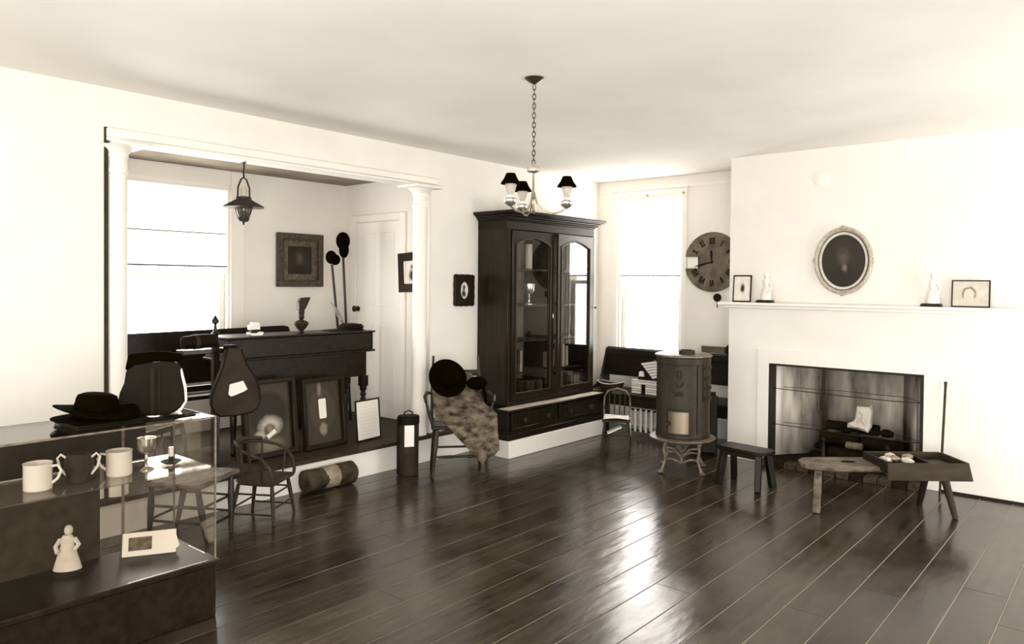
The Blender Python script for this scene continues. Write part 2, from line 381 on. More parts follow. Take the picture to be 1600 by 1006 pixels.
for i in range(nb):
    bx = OX0-.03+bw*i
    o = obj('brick', MB().box(bx+.003, bx+bw-.003, FY-.135, FY-.022, .001, .052+random.uniform(-.003, .003)), M['brickd' if i % 3 == 1 else 'brick'], fb, bev=.004)
# mantel
mt = struct('mantel', MB().box(-2.84, RX-.002, FY-.125, FY-.001, 1.338, 1.362), M['paint'], bev=.003)
obj('mantel_moulding', MB().box(-2.80, RX-.002, FY-.075, FY-.001, 1.312, 1.3375), M['paint'], mt, bev=.004)
struct('baseboard_right', MB().box(-1.12, RX-.002, FY-.012, FY-.001, .002, .016), M['wood'])
struct('baseboard_window', MB().box(-4.74, -3.9, WY-.016, WY-.001, .002, .16), M['paint'])
struct('trim_4', MB().lathe([(.001, 0), (.058, 0), (.058, .006), (.05, .010), (.001, .011)], n=32), M['paint']).location = (-2.013, FY-.001, 2.371)
bpy.data.objects['trim_4'].rotation_euler = (R(90), 0, 0)
struct('trim_5', MB().box(-4.61, -2.79, WY-.012, WY-.001, 2.50, 2.53), M['paint'])

# columns
for nm, (cx, cy, cl) in enumerate(((-4.655, 1.845, .15), (-4.645, 4.262, .16))):
    c = struct('column', MB().lathe([(.068, 0), (.068, .05), (.061, .06), (.0605, 1.9), (.066, 1.905), (.066, 1.93), (.0605, 1.935), (.0605, 1.99)], (cx, cy, PZ+.001), 28), M['paint'], bev=0)
    obj('capital', MB().lathe([(.0605, 0), (.068, .012), (.066, .03), (.08, .05), (.10, .068), (.113, .075)], (cx, cy, 2.216), 28, 1, 1), M['paint'], c)
    obj('abacus', MB().box(cx-.12, cx+.12, cy-cl+.01, cy+cl-.01, 2.2915, 2.312) if nm else MB().box(cx-.12, cx+.12, cy-.05, cy+cl, 2.2915, 2.312), M['paint'], c, bev=.004)

# windows ----------------------------------------------------------
def window(name, loc, rz, wd, ht, zblind, blindmat, casing, zb):
    """local: x right, z up, room on -y side; opening wd x ht with its foot at z=zb"""
    t = bpy.data.objects.new(name, None); COL.objects.link(t); t.location = loc; t.rotation_euler = (0, 0, rz); t['kind'] = 'structure'
    h = wd/2
    obj('casing', MB().box(-h-casing, -h, -.022, -.001, zb-.03, zb+ht+casing).box(h, h+casing, -.022, -.001, zb-.03, zb+ht+casing).box(-h, h, -.022, -.001, zb+ht, zb+ht+casing).box(-h-casing-.02, h+casing+.02, -.03, -.001, zb+ht+casing, zb+ht+casing+.018), M['paint'], t, bev=.004)
    obj('sill', MB().box(-h-casing-.02, h+casing+.02, -.06, .06, zb-.03, zb), M['paint'], t, bev=.004)
    obj('jamb', MB().box(-h, -h+.02, .0, .118, zb, zb+ht).box(h-.02, h, 0, .118, zb, zb+ht).box(-h+.02, h-.02, 0, .118, zb+ht-.02, zb+ht), M['paint'], t)
    mid = zb+ht/2
    for (a, b, y) in ((mid-.02, zb+ht-.02, .085), (zb, mid+.02, .06)):
        s = obj('sash', MB().ring([(-h+.022, a), (-h+.022, b), (h-.022, b), (h-.022, a)], [(-h+.065, a+.04), (-h+.065, b-.04), (h-.065, b-.04), (h-.065, a+.04)], y-.012, y+.012), M['paint'], t, bev=.003)
        obj('pane', MB().box(-h+.062, h-.062, y-.002, y+.002, a+.038, b-.038), M['glass'], s)
    obj('roller', MB().cyl((-h+.01, .012, zb+ht-.03), (h-.01, .012, zb+ht-.03), .016), M['paint'], t)
    bl = obj('blind', MB().box(-h+.022, h-.022, .004, .0055, zblind, zb+ht-.04), blindmat, t)
    obj('hem', MB().box(-h+.022, h-.022, .001, .009, zblind-.004, zblind+.008), M['leather2'], bl)
    return t
w1 = window('window_1', (ABX, 2.88, 0), R(90), .96, 1.53, 1.625, M['blind'], .13, .80)
obj('blind_batten', MB().box(-.455, .455, .0, .0038, 1.905, 1.913), M['woodw'], w1)
w2 = window('window_2', ((x0+x1)/2, WY, 0), 0, .76, 1.82, 1.60, M['blind2'], .055, .62)
for sx in (.40, -.02):
    obj('bracket', MB().cyl((sx, -.03, 2.44), (sx, -.02, 2.44), .012, n=10), M['brass'], w2)

# door in the alcove's side wall
d = bpy.data.objects.new('door_1', None); COL.objects.link(d); d.location = (-5.585, ASY, PZ); d['kind'] = 'structure'
obj('door_casing', MB().box(-.40, -.315, -.022, -.001, .001, 1.93).box(.315, .40, -.022, -.001, .001, 1.93).box(-.315, .315, -.022, -.001, 1.86, 1.93), M['paint'], d, bev=.004)
obj('door_leaf', MB().box(-.31, .31, -.012, -.001, .003, 1.855), M['paint'], d, bev=.003)
for (a, b, z_, z2) in ((-.25, -.03, 1.05, 1.75), (.03, .25, 1.05, 1.75), (-.25, -.03, .16, .88), (.03, .25, .16, .88)):
    obj('door_panel', MB().ring([(a, z_), (a, z2), (b, z2), (b, z_)], [(a+.025, z_+.025), (a+.025, z2-.025), (b-.025, z2-.025), (b-.025, z_+.025)], -.018, -.012), M['paint'], d, bev=.003)
obj('door_handle', MB().turned((-.285, -.012, 1.02), (-.285, -.075, 1.02), [(0, .026), (.1, .026), (.15, .012), (.5, .012), (.6, .028), (.85, .03), (1, .012)], 16), M['irondk'], d)

# ------------------------------------------------------------------ pictures
def rect(w_, h_, z0=0): return [(-w_/2, z0), (-w_/2, z0+h_), (w_/2, z0+h_), (w_/2, z0)]
def picture(name, label, cat, loc, rz, w_, h_, fwid, fm, pm, tilt=0, depth=.03, mat_w=0, mm=None, group=None):
    """frame with its back on local y=0, foot on z=0"""
    t = thing(name, label, cat, loc, rz, group); t.rotation_euler = (tilt, 0, rz)
    obj('frame', MB().ring(rect(w_, h_), [(-w_/2+fwid, fwid), (-w_/2+fwid, h_-fwid), (w_/2-fwid, h_-fwid), (w_/2-fwid, fwid)], -depth, 0), fm, t, bev=min(.006, fwid*.3))
    o = obj('print', MB().box(-w_/2+fwid*.9, w_/2-fwid*.9, -.008, -.004, -h_/2+fwid*.9, h_/2-fwid*.9), pm, t); o.location = (0, 0, h_/2)
    if mat_w:
        a = fwid*.95; bq = fwid+mat_w
        obj('mount', MB().ring([(-w_/2+a, a), (-w_/2+a, h_-a), (w_/2-a, h_-a), (w_/2-a, a)], [(-w_/2+bq, bq), (-w_/2+bq, h_-bq), (w_/2-bq, h_-bq), (w_/2-bq, bq)], -.014, -.009), mm, t)
    return t
pm = print_mat('old_portrait_print', 40, [(0, -.03, .11, .13, 58, .8), (0, -.1, .09, .08, 30, .6), (.0, .02, .04, .055, 92, .7)])
pt = picture('framed_portrait', 'large square gilt-framed dark portrait on the alcove back wall', 'picture', (ABX+.001, 4.06, 1.455), R(90), .50, .50, .055, M['gilt'], pm, 0, .04, .065, mat('grey_mount', 104, .8, .2, L2=88, nscale=(30, 30, 30)))
obj('frame_bead', MB().ring([(-.20, .05), (-.20, .45), (.20, .45), (.20, .05)], [(-.188, .062), (-.188, .438), (.188, .438), (.188, .062)], -.046, -.03), M['gilt'], pt, bev=.003)
pm = print_mat('small_figure_print', 226, [(0, -.03, .035, .05, 60, .5), (0, .02, .016, .022, 80, .5), (0, .0, .06, .08, 190, .9)])
pm.node_tree.nodes  # flat print
t = picture('framed_photograph', 'black rounded frame half hidden behind the right column', 'picture', (-5.09, ASY-.001, 1.42), 0, .34, .36, .075, M['frame'], print_mat('figure_photo', 226, [(0, -.03, .045, .06, 50, .5), (0, .05, .018, .024, 70, .5)]), 0, .03)
t.rotation_euler = (0, R(-3), 0)
t = thing('oval_photograph', 'small black wavy-edged frame with white oval portrait beside the bookcase', 'picture', (WX+.001, 4.755, 1.44), R(90))
n = 48; W2, H2 = .125, .142
out = []
for i in range(n):
    a = 2*PI*(i+.5)/n; c_, s_ = math.cos(a), math.sin(a); kx = 1/max(abs(c_), abs(s_)); rr_ = 1+.018*math.sin(i*PI/2)
    out.append((W2*min(1, abs(c_)*kx*.985)*math.copysign(1, c_)*rr_, H2*min(1, abs(s_)*kx*.985)*math.copysign(1, s_)*rr_))
inn = [(.052*math.cos(2*PI*(i+.5)/n), .076*math.sin(2*PI*(i+.5)/n)) for i in range(n)]
obj('frame', MB().ring(out, inn, -.028, 0), M['frame'], t, bev=.003)
obj('print', MB().prism([(p[0]*1.05, p[1]*1.05) for p in inn], -.012, -.006), print_mat('oval_photo', 232, [(0, -.03, .028, .035, 50, .5), (0, .012, .017, .024, 95, .4), (0, .03, .018, .014, 40, .4)]), t)
# oval portrait on the chimney breast
t = thing('oval_portrait', 'large oval pale gilt frame with dark portrait above the mantel', 'picture', (-1.832, FY-.001, 1.708), 0)
n = 56
def oval(a, b): return [(a*math.cos(2*PI*i/n), b*math.sin(2*PI*i/n)) for i in range(n)]
obj('frame', MB().ring(oval(.222, .268), oval(.195, .24), -.028, 0), M['ovalgilt'], t, bev=.006)
obj('outer_bead', MB().tube([(a, -.03, b) for a, b in oval(.208, .254)], .011, 8, True), M['ovalgilt'], t)
obj('inner_bead', MB().tube([(a, -.018, b) for a, b in oval(.188, .232)], .004, 6, True), M['gilt'], t)
obj('mount', MB().ring(oval(.196, .241), oval(.166, .208), -.018, -.004), M['cream'], t)
obj('print', MB().prism(oval(.168, .21), -.012, -.005), print_mat('oval_portrait_print', 44, [(0, -.13, .13, .12, 30, .5), (0, .03, .05, .07, 84, .7), (-.0, .085, .055, .035, 60, .6), (.01, -.055, .022, .035, 110, .7)]), t)
for (ox, oz) in ((-.222, 0), (.222, 0), (0, .268), (0, -.268)): obj('ornament', MB().ell((ox, -.03, oz), .012 if ox else .022, .01, .022 if ox else .012), M['ovalgilt'], t)

# mantel things
MY = FY-.05; MZ = 1.363
t = picture('mantel_picture', 'narrow black-framed small print at the left end of the mantel', 'picture', (-2.65, FY-.05, MZ), 0, .165, .232, .012, M['frame'], print_mat('mantel_print', 228, [(.005, .005, .022, .042, 50, .5)]), R(-5), .012)
obj('easel_strut', MB().bar((0, .0, .15), (0, .03, .005), .012, .003), M['frame'], t)
t = picture('mantel_picture', 'wide thin black-framed beige picture with an arch at the mantel right', 'picture', (-.95, FY-.05, MZ), 0, .24, .195, .009, M['frame'], print_mat('arch_print', 196, [(-.01, .0, .048, .05, 120, .15), (-.01, -.005, .036, .042, 200, .15), (-.01, -.06, .07, .035, 200, .15)]), R(-4), .012)
obj('easel_strut', MB().bar((0, .0, .12), (0, .025, .005), .012, .003), M['frame'], t)
def figurine(x_, label):
    t = thing('white_figurine', label, 'figurine', (x_, MY-.015, MZ))
    obj('base', MB().prism([(-.072, 0), (-.062, .022), (.062, .022), (.07, 0)], -.035, .035), M['frame'], t, bev=.003)
    obj('figure', MB().lathe([(.04, 0), (.042, .01), (.036, .05), (.028, .09), (.018, .11), (.024, .13), (.026, .16), (.014, .18), (.010, .186), (.017, .196), (.02, .212), (.014, .23), (.001, .236)], (.01, 0, .0225), 16, 1.1, .75), M['ceramic'], t)
    obj('arm', MB().tube([(.035, -.005, .17), (.06, -.02, .14), (.052, -.03, .10), (.03, -.03, .08)], [.009, .009, .008, .007], 8), M['ceramic'], t)
figurine(-2.44, 'white ceramic figurine on a dark base beside the narrow mantel picture')
figurine(-1.195, 'white ceramic figurine on a dark base beside the beige arch picture')

# clock dial ---------------------------------------------------------
t = thing('clock_dial', 'large round grey wall clock dial hung beside the corner window', 'clock', (-3.265, WY-.002, 1.735), 0)
n = 64; rad = .296
disc = []
for i in range(n+1):   # disc with a square notch cut out of its left edge
    a = R(191) + (2*PI-R(22))*i/n
    disc.append((rad*math.cos(a), rad*math.sin(a)))
notch = [(-.135, .055), (-.135, -.062)]
# the outline runs from just under the notch round to just above it
lowy = -.062; higy = .055
disc = [(rad*math.cos(a), rad*math.sin(a)) for a in [math.pi+math.asin(-lowy/rad) + (2*PI-math.asin(-lowy/rad)-math.asin(higy/rad))*i/n for i in range(n+1)]]
obj('dial', MB().prism(disc+notch, -.022, -.006), M['dial'], t, bev=0)
obj('dial_card', MB().box(-.27, -.137, -.012, -.006, -.058, .05), M['paper'], t)
obj('dial_edge', MB().box(-.146, -.134, -.026, -.0225, -.062, .055), M['ink'], t)
def strokes(ch, h):
    w_ = {'I': .012, 'V': .030, 'X': .030}[ch]
    q = {'I': [((0, 0), (0, h))], 'V': [((-.012, h), (0, 0)), ((.012, h), (0, 0))], 'X': [((-.012, h), (.012, 0)), ((.012, h), (-.012, 0))]}[ch]
    return w_, q
NUM = ['XII', 'I', 'II', 'III', 'IIII', 'V', 'VI', 'VII', 'VIII', 'IX', 'X', 'XI']
for i, s_ in enumerate(NUM):
    if i == 9: continue
    a = R(90-30*i); h = .066; r0_ = .175
    tot = sum(strokes(c_, h)[0]+.003 for c_ in s_); mbn = MB(); xx = -tot/2
    Rm = Matrix.Rotation(-(a-PI/2), 4, 'Y')
    for c_ in s_:
        w_, q = strokes(c_, h); xc = xx+w_/2; xx += w_+.003
        for (p, p2) in q:
            A = Rm @ Vector((xc+p[0], 0, r0_+p[1])); B_ = Rm @ Vector((xc+p2[0], 0, r0_+p2[1]))
            mbn.bar(A+Vector((0, -.0232, 0)), B_+Vector((0, -.0232, 0)), .0115, .0015, (0, 1, 0))
    obj('numeral', mbn, M['ink'], t)
obj('hour_hand', MB().prism([(-.006, -.02), (-.013, .1), (0, .125), (.013, .1), (.006, -.02)], -.03, -.028), M['ink'], t).rotation_euler = (0, R(-4), 0)
obj('minute_hand', MB().prism([(-.005, -.03), (-.011, .12), (0, .2), (.011, .12), (.005, -.03)], -.034, -.032), M['ink'], t).rotation_euler = (0, R(-104), 0)
tag(obj('pendulum_bob', MB().turned((0, -.03, 0), (0, -.012, 0), [(0, .02), (.2, .04), (.8, .04), (1, .02)], 24).box(-.003, .003, -.024, -.018, -.10, -.03).box(-.003, .003, -.016, -.001, .03, .04), M['ink']), 'small black disc pendulum with a tail hung below the round clock dial', 'pendulum', None, (-3.205, WY-.001, 1.385))

# ------------------------------------------------------------------ bookcase
BC = thing('bookcase', 'tall dark wooden bookcase with two glass doors on a white plinth', 'bookcase')
Z0 = .151
fx = -4.27; by0, by1 = 4.945, 6.285
bc = MB()
bc.box(WX+.004, -4.17, 4.86, 6.262, Z0+.0, .392)
obj('base', bc, M['wood'], BC, bev=.003)
obj('base_moulding', MB().box(WX+.004, -4.135, 4.825, 6.285, Z0, Z0+.055).box(WX+.004, -4.15, 4.84, 6.275, Z0+.0555, Z0+.07), M['wood'], BC, bev=.005)
obj('ledge', MB().box(WX+.004, -4.13, 4.82, 6.29, .393, .4145), M['wood'], BC, bev=.004)
obj('ledge_top_sheen', MB().box(-4.252, -4.134, 4.826, 6.284, .4148, .4185), mat('painted_ledge_sheen', 196, .5, .4, L2=160, nscale=(20, 4, 20)), BC)  # bright sheen on the ledge, put into a pale top colour
for (a, b_) in ((4.90, 5.53), (5.59, 6.23)):
    dr = obj('drawer', MB().box(-4.172, -4.158, a, b_, .235, .375), M['woodz'], BC, bev=.003)
    obj('drawer_moulding', MB().ring([(a-.012, .225), (a-.012, .385), (b_+.012, .385), (b_+.012, .225)], [(a+.012, .247), (a+.012, .363), (b_-.012, .363), (b_-.012, .247)], -4.158, -4.147, 'x'), M['wood'], dr, bev=.003)
    for ky in (a+.15, b_-.15):
        obj('knob', MB().turned((-4.158, ky, .305), (-4.118, ky, .305), [(0, .011), (.4, .010), (.6, .022), (.85, .024), (1, .012)], 14), M['woodm'], dr)
obj('side_panel', MB().box(WX+.004, fx, by0, by0+.025, .419, 2.03), M['woodz'], BC)
obj('side_panel', MB().box(WX+.004, fx, by1-.025, by1, .419, 2.03), M['woodz'], BC)
obj('back_panel', MB().box(WX+.004, WX+.012, by0+.025, by1-.025, .419, 2.03), M['woodm2'], BC)
obj('divider', MB().box(WX+.013, fx-.04, 5.592, 5.612, .419, 2.0), M['woodz'], BC)
obj('bottom_rail', MB().box(fx-.02, fx, by0+.025, by1-.025, .4185, .455), M['wood'], BC, bev=.002)
obj('frieze', MB().box(WX+.004, fx+.004, by0-.004, by1+.004, 1.985, 2.06), M['wood'], BC, bev=.002)
obj('corner_stile', MB().box(fx, fx+.012, by0, by0+.04, .42, 1.984), M['woodz'], BC, bev=.003)
obj('corner_stile', MB().box(fx, fx+.012, by1-.04, by1, .42, 1.984), M['woodz'], BC, bev=.003)
cm = MB()
for (e, a, b_) in ((.02, 2.0605, 2.075), (.045, 2.075, 2.092), (.075, 2.092, 2.108), (.11, 2.108, 2.118), (.13, 2.118, 2.142)):
    cm.box(WX+.004, fx+e, by0-e*.55, by1+e*.3, a, b_)
obj('cornice', cm, M['wood'], BC, bev=.004)
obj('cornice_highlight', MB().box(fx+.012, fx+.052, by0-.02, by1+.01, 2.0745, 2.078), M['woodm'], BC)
for k_, (a, b_) in enumerate(((by0+.045, 5.60), (5.618, by1-.045))):
    zb, zt = .462, 1.975; s = .052; gi0, gi1 = a+s, b_-s; gz0, gz1 = zb+.062, zt-.05
    mid_ = (gi0+gi1)/2
    inner = [(gi0, gz0), (gi0, gz1-.065), (gi0+.13, gz1-.02), (mid_, gz1), (gi1-.13, gz1-.02), (gi1, gz1-.065), (gi1, gz0), (mid_, gz0)]
    outer = [(a, zb), (a, zt-.06), (a, zt), (mid_, zt), (b_, zt), (b_, zt-.06), (b_, zb), (mid_, zb)]
    dd = obj('door', MB().ring(outer, inner, fx+.001, fx+.024, 'x'), M['woodz'], BC, bev=.003)
    inn2 = [(mid_+(y_-mid_)*.955, (gz0+gz1)/2+(z_-(gz0+gz1)/2)*.985) for y_, z_ in inner]
    obj('glazing_bead', MB().ring([(mid_+(y_-mid_)*1.02, (gz0+gz1)/2+(z_-(gz0+gz1)/2)*1.004) for y_, z_ in inner], inn2, fx+.0245, fx+.031, 'x'), M['woodm'], dd, bev=.002)
    obj('pane', MB().prism(inner, fx+.010, fx+.013, 'x'), M['bookglass'], dd)
    if k_ == 1:   # the right door stands a finger's width open
        hx = Vector((fx+.012, b_, 0)); dd.matrix_world = Matrix.Translation(hx) @ Matrix.Rotation(R(3), 4, 'Z') @ Matrix.Translation(-hx)
    if k_ == 0:
        obj('escutcheon', MB().ell((fx+.027, b_-.012, 1.20), .006, .012, .03), M['brass'], dd)
    else:
        obj('knob', MB().turned((fx+.024, b_+.03, 1.27), (fx+.05, b_+.03, 1.27), [(0, .006), (.5, .006), (.7, .012), (1, .008)], 12), M['irondk'], dd)
SH = [(.70, 'a'), (.99, 'b'), (1.31, 'c'), (1.64, 'd')]
for z_, _ in SH:
    for (a, b_) in ((by0+.027, 5.590), (5.614, by1-.027)):
        obj('shelf', MB().box(WX+.013, fx-.045, a, b_, z_-.018, z_), M['wood'], BC, bev=.002)
# books in the bookcase
def row(y0, y1, z_, hs, group, label, mats, lean=0, dx=.0, tk=(.02, .042)):
    y_ = y0
    while True:
        th = random.uniform(*tk)
        if y_+th > y1: break
        h = random.uniform(*hs); dpt = random.uniform(.13, .17); m_ = random.choice(mats)
        t = thing('book', label, 'book', (WX+.02+dx, y_, z_+.001), 0, group)
        obj('cover', MB().box(0, dpt, 0, .003, 0, h).box(0, dpt, th-.004, th-.001, 0, h).box(dpt-.003, dpt+.002, .0, th-.001, 0, h), m_, t, bev=.001)
        obj('page_block', MB().box(0.002, dpt-.004, .0035, th-.0045, .003, h-.006), M['cream'], t)
        y_ += th+.001
bkd = [mat('book_cloth_dark', 40, .6), mat('book_cloth_brown', 62, .6), mat('book_cloth_black', 26, .5)]
bkl = [mat('book_cloth_grey', 105, .6), mat('book_cloth_tan', 140, .6), bkd[1]]
row(by0+.035, 5.585, .42, (.17, .22), 'books on the bottom shelf behind the left door', 'dark book in the row on the bottom shelf behind the left bookcase door', bkd, dx=.10)
row(5.62, by1-.04, .42, (.17, .22), 'books on the bottom shelf behind the right door', 'book in the row on the bottom shelf behind the right bookcase door', bkd+bkl[:1], dx=.10)
row(5.04, 5.30, .70, (.17, .21), 'books on the second shelf behind the left door', 'book on the second shelf up behind the left bookcase door', bkd+bkl, dx=.10)
row(5.70, 6.02, .70, (.17, .22), 'books on the second shelf behind the right door', 'book on the second shelf up behind the right bookcase door', bkl, dx=.10)
# silver and glass pieces
def goblet_obj(name, label, cat, loc, s=1.0, m_=None, group=None, hi=1.0):
    t = thing(name, label, cat, loc, 0, group); m_ = m_ or M['silver']
    obj('foot', MB().lathe([(.034*s, 0), (.034*s, .004*s), (.026*s, .008*s), (.008*s, .016*s), (.006*s, .04*s), (.011*s, .05*s), (.006*s, .06*s), (.006*s, .07*s*hi)], n=20), m_, t)
    obj('bowl', MB().lathe([(.006*s, .0702*s*hi), (.026*s, .078*s*hi), (.037*s, .095*s*hi), (.041*s, .12*s*hi), (.042*s, .148*s*hi), (.040*s, .148*s*hi), (.037*s, .12*s*hi), (.024*s, .085*s*hi), (.001, .08*s*hi)], n=24), m_, t)
    return t
goblet_obj('goblet', 'silver goblet, left one on the middle shelf behind the left bookcase door', 'goblet', (-4.38, 5.14, 1.311), 1.2)
goblet_obj('goblet', 'silver goblet, right one on the middle shelf behind the left bookcase door', 'goblet', (-4.38, 5.39, 1.311), 1.3)
tag(obj('glass_vase', MB().lathe([(.03, 0), (.034, .01), (.034, .2), (.032, .2), (.03, .012), (.001, .01)], n=20), M['lampglass']), 'clear glass vase at the left of the top bookcase shelf', 'vase', None, (-4.38, 5.12, 1.641))
tag(obj('glass_vase', MB().lathe([(.03, 0), (.034, .01), (.034, .23), (.032, .23), (.03, .012), (.001, .01)], n=20), M['lampglass']), 'clear glass vase at the right of the top bookcase shelf, behind the left door', 'vase', None, (-4.38, 5.38, 1.641))
t = thing('hand_bell', 'small silver hand bell on the shelf under the goblets', 'bell', (-4.40, 5.16, .991))
obj('bell_cup', MB().lathe([(.036, 0), (.032, .012), (.024, .04), (.018, .055), (.005, .062)], n=20), M['silver'], t); obj('handle', MB().turned((0, 0, .0622), (0, 0, .125), [(0, .005), (.4, .009), (.8, .007), (1, .002)], 10), M['silver'], t)
t = thing('hanging_spoon', 'dark ladle hanging from a shelf behind the right bookcase door', 'ladle', (-4.335, 5.78, 1.29))
obj('handle', MB().cyl((0, 0, 0), (0, 0, -.09), .004, .005, 8), M['irondk'], t); obj('bowl', MB().ell((0, 0, -.12), .008, .02, .032), M['irondk'], t)
tag(obj('storage_jar', MB().lathe([(.04, 0), (.05, .02), (.05, .09), (.03, .12), (.03, .14), (.034, .145), (.001, .146)], n=20), M['leather2']), 'brown jar on the upper middle shelf behind the right bookcase door', 'jar', None, (-4.42, 5.75, 1.311))

# ------------------------------------------------------------------ chandelier
cd = thing('chandelier', 'three-armed chandelier with small black shades hung by a chain from the ceiling', 'chandelier', (-2.553, 3.171, ZC), R(40.3))
obj('canopy', MB().lathe([(.001, -.034), (.012, -.032), (.02, -.026), (.035, -.018), (.05, -.006), (.055, -.001), (.001, -.0005)], n=24), M['oldbrass'], cd)
ch = MB()
for i in range(17):
    zc = -.05-.0255*i; lk = []
    for j in range(12):
        a = 2*PI*j/12; q = Vector((.0085*math.cos(a), 0, .0175*math.sin(a)))
        if i % 2: q = Vector((0, q.x, q.z))
        lk.append((q.x, q.y, q.z+zc))
    ch.tube(lk, .0026, 6, True)
obj('chain', ch, M['oldbrass'], cd)
obj('collar', MB().lathe([(.001, -.462), (.008, -.464), (.012, -.475), (.034, -.482), (.038, -.492), (.036, -.505), (.02, -.512), (.006, -.516)], n=24), M['silver'], cd)
obj('stem', MB().turned((0, 0, -.516), (0, 0, -.735), [(0, .006), (.55, .006), (.6, .014), (.65, .006), (.9, .007), (.94, .014), (1, .003)], 12), M['brass'], cd)
for i, deg in enumerate((-12, 108, 228)):
    a = R(deg); rr_ = .184; dx, dy = math.cos(a), math.sin(a)
    am = obj('arm', MB().tube([(dx*r_, dy*r_, z_) for r_, z_ in ((.006, -.62), (.02, -.68), (.05, -.722), (.10, -.737), (.15, -.728), (rr_, -.707))], .005, 8), M['brass'], cd)
    P = (dx*rr_, dy*rr_, 0)
    obj('oil_font', MB().lathe([(.004, -.712), (.012, -.708), (.024, -.702), (.036, -.688), (.037, -.676), (.026, -.668), (.013, -.662), (.016, -.655), (.016, -.65)], P, 20), M['silver'], am)
    obj('lamp_glass', MB().lathe([(.014, -.6495), (.022, -.635), (.027, -.615), (.03, -.59), (.029, -.582), (.026, -.60), (.013, -.6485)], P, 20), M['lampglass'], am)
    obj('lamp_shade', MB().lathe([(.054, -.592), (.05, -.585), (.036, -.565), (.024, -.538), (.0235, -.537), (.001, -.537), (.001, -.539), (.022, -.54), (.034, -.567), (.048, -.587), (.0535, -.5935)], P, 24), M['black'], am)

# hanging lantern in the alcove opening
lt = thing('hanging_lantern', 'dark tin lantern with a wide conical brim hung in the alcove opening', 'lantern', (-4.70, 2.69, 2.3095))
obj('hanger', MB().tube([(0, 0, 0), (.004, 0, -.03), (-.004, 0, -.06), (0, 0, -.1)], .006, 8).lathe([(.001, -.004), (.02, -.004), (.018, -.001), (.001, -.0005)], n=14), M['irondk'], lt)
obj('bail', MB().tube([(0, -.045, -.25), (0, -.042, -.17), (0, -.02, -.115), (0, 0, -.1), (0, .02, -.115), (0, .042, -.17), (0, .045, -.25)], .006, 8), M['irondk'], lt)
obj('brim', MB().lathe([(.135, -.305), (.132, -.297), (.05, -.25), (.05, -.235), (.042, -.232), (.042, -.24), (.046, -.255), (.128, -.302)], n=28), M['irondk'], lt)
obj('globe', MB().lathe([(.03, -.256), (.045, -.28), (.05, -.31), (.044, -.345), (.032, -.37), (.03, -.37), (.042, -.34), (.047, -.31), (.042, -.28), (.028, -.257)], n=20), M['darkglass'], lt)
obj('top_glass', MB().lathe([(.022, -.23), (.024, -.19), (.014, -.17), (.012, -.17), (.022, -.19), (.02, -.2295)], n=14), M['lampglass'], lt)
cg = MB()
for i in range(4):
    a = PI/4+PI/2*i; cg.tube([(.052*math.cos(a)*q, .052*math.sin(a)*q, z_) for q, z_ in ((.9, -.25), (1.08, -.31), (.7, -.375))], .004, 6)
obj('guard_wire', cg, M['irondk'], lt)
obj('lantern_base', MB().lathe([(.036, -.371), (.038, -.385), (.03, -.40), (.008, -.405), (.006, -.42), (.001, -.425)], n=18), M['irondk'], lt)

# ------------------------------------------------------------------ alcove furniture
def board_y(mb, xa, xb, y0, y1, z0, z1): return mb.box(xa, xb, y0, y1, z0, z1)
pw = thing('pew', 'dark wooden pew with slotted back below the alcove window', 'pew', (-5.72, 3.04, PZ))
obj('top_board', MB().prism([(-.70, .715), (-.70, .88), (.62, .895), (.665, .885), (.70, .80), (.70, .73)], -.028, .0, 'x'), M['wood'], pw, bev=.004)
obj('back_board', MB().box(-.025, 0, -.70, .69, .47, .700), M['wood'], pw, bev=.003)
obj('back_board', MB().box(-.025, 0, -.70, .69, .40, .445), M['wood'], pw, bev=.003)
obj('seat', MB().box(-.0, .18, -.70, .69, .36, .39), M['wood'], pw, bev=.004)
for yy in (-.69, .67): obj('end_panel', MB().prism([(-.03, .001), (-.03, .72), (.02, .72), (.05, .45), (.18, .42), (.18, .001)], yy-.015, yy+.015, 'y'), M['woodz'], pw, bev=.004)

TB = thing('side_table', 'long dark wooden table with a deep top and turned legs in the alcove', 'table', (-5.165, 3.40, PZ))
obj('tabletop', MB().box(-.185, .185, -.67, .67, .855, .870).box(-.17, .17, -.655, .655, .712, .8545).box(-.185, .185, -.67, .67, .695, .712), M['wood'], TB, bev=.005)
obj('apron', MB().box(-.15, .15, -.60, .60, .49, .6945), M['wood'], TB, bev=.003)
for sx in (-1, 1):
    for sy in (-1, 1):
        lg = obj('leg', MB().turned((sx*.12, sy*.59, .001), (sx*.12, sy*.59, .40), [(0, .014), (.05, .022), (.1, .014), (.5, .022), (.72, .026), (.78, .016), (.82, .028), (.88, .018), (.93, .03), (1, .03)], 14).box(sx*.12-.03, sx*.12+.03, sy*.59-.03, sy*.59+.03, .40, .4895), M['woodz'], TB)
TZ = PZ+.871
ol = thing('oil_lamp', 'small brown oil lamp with a tilted dark shade on the alcove table', 'lamp', (-5.12, 3.43, TZ)); ol.scale = (1.22, 1.22, 1.22)
obj('font', MB().lathe([(.018, 0), (.02, .004), (.012, .012), (.03, .03), (.045, .055), (.045, .07), (.03, .078), (.012, .085), (.016, .095)], n=20), M['leather2'], ol)
obj('burner', MB().lathe([(.016, .0952), (.02, .10), (.018, .125), (.022, .13), (.02, .15)], n=16), M['irondk'], ol)
obj('tilted_shade', MB().prism([(-.025, .145), (-.028, .20), (-.005, .228), (.062, .232), (.035, .18), (.018, .15)], -.022, .022, 'x'), M['irondk'], ol, bev=.006)
ins = thing('inkstand', 'small white ceramic inkstand with a dark band on the alcove table', 'inkstand', (-5.06, 2.99, TZ))
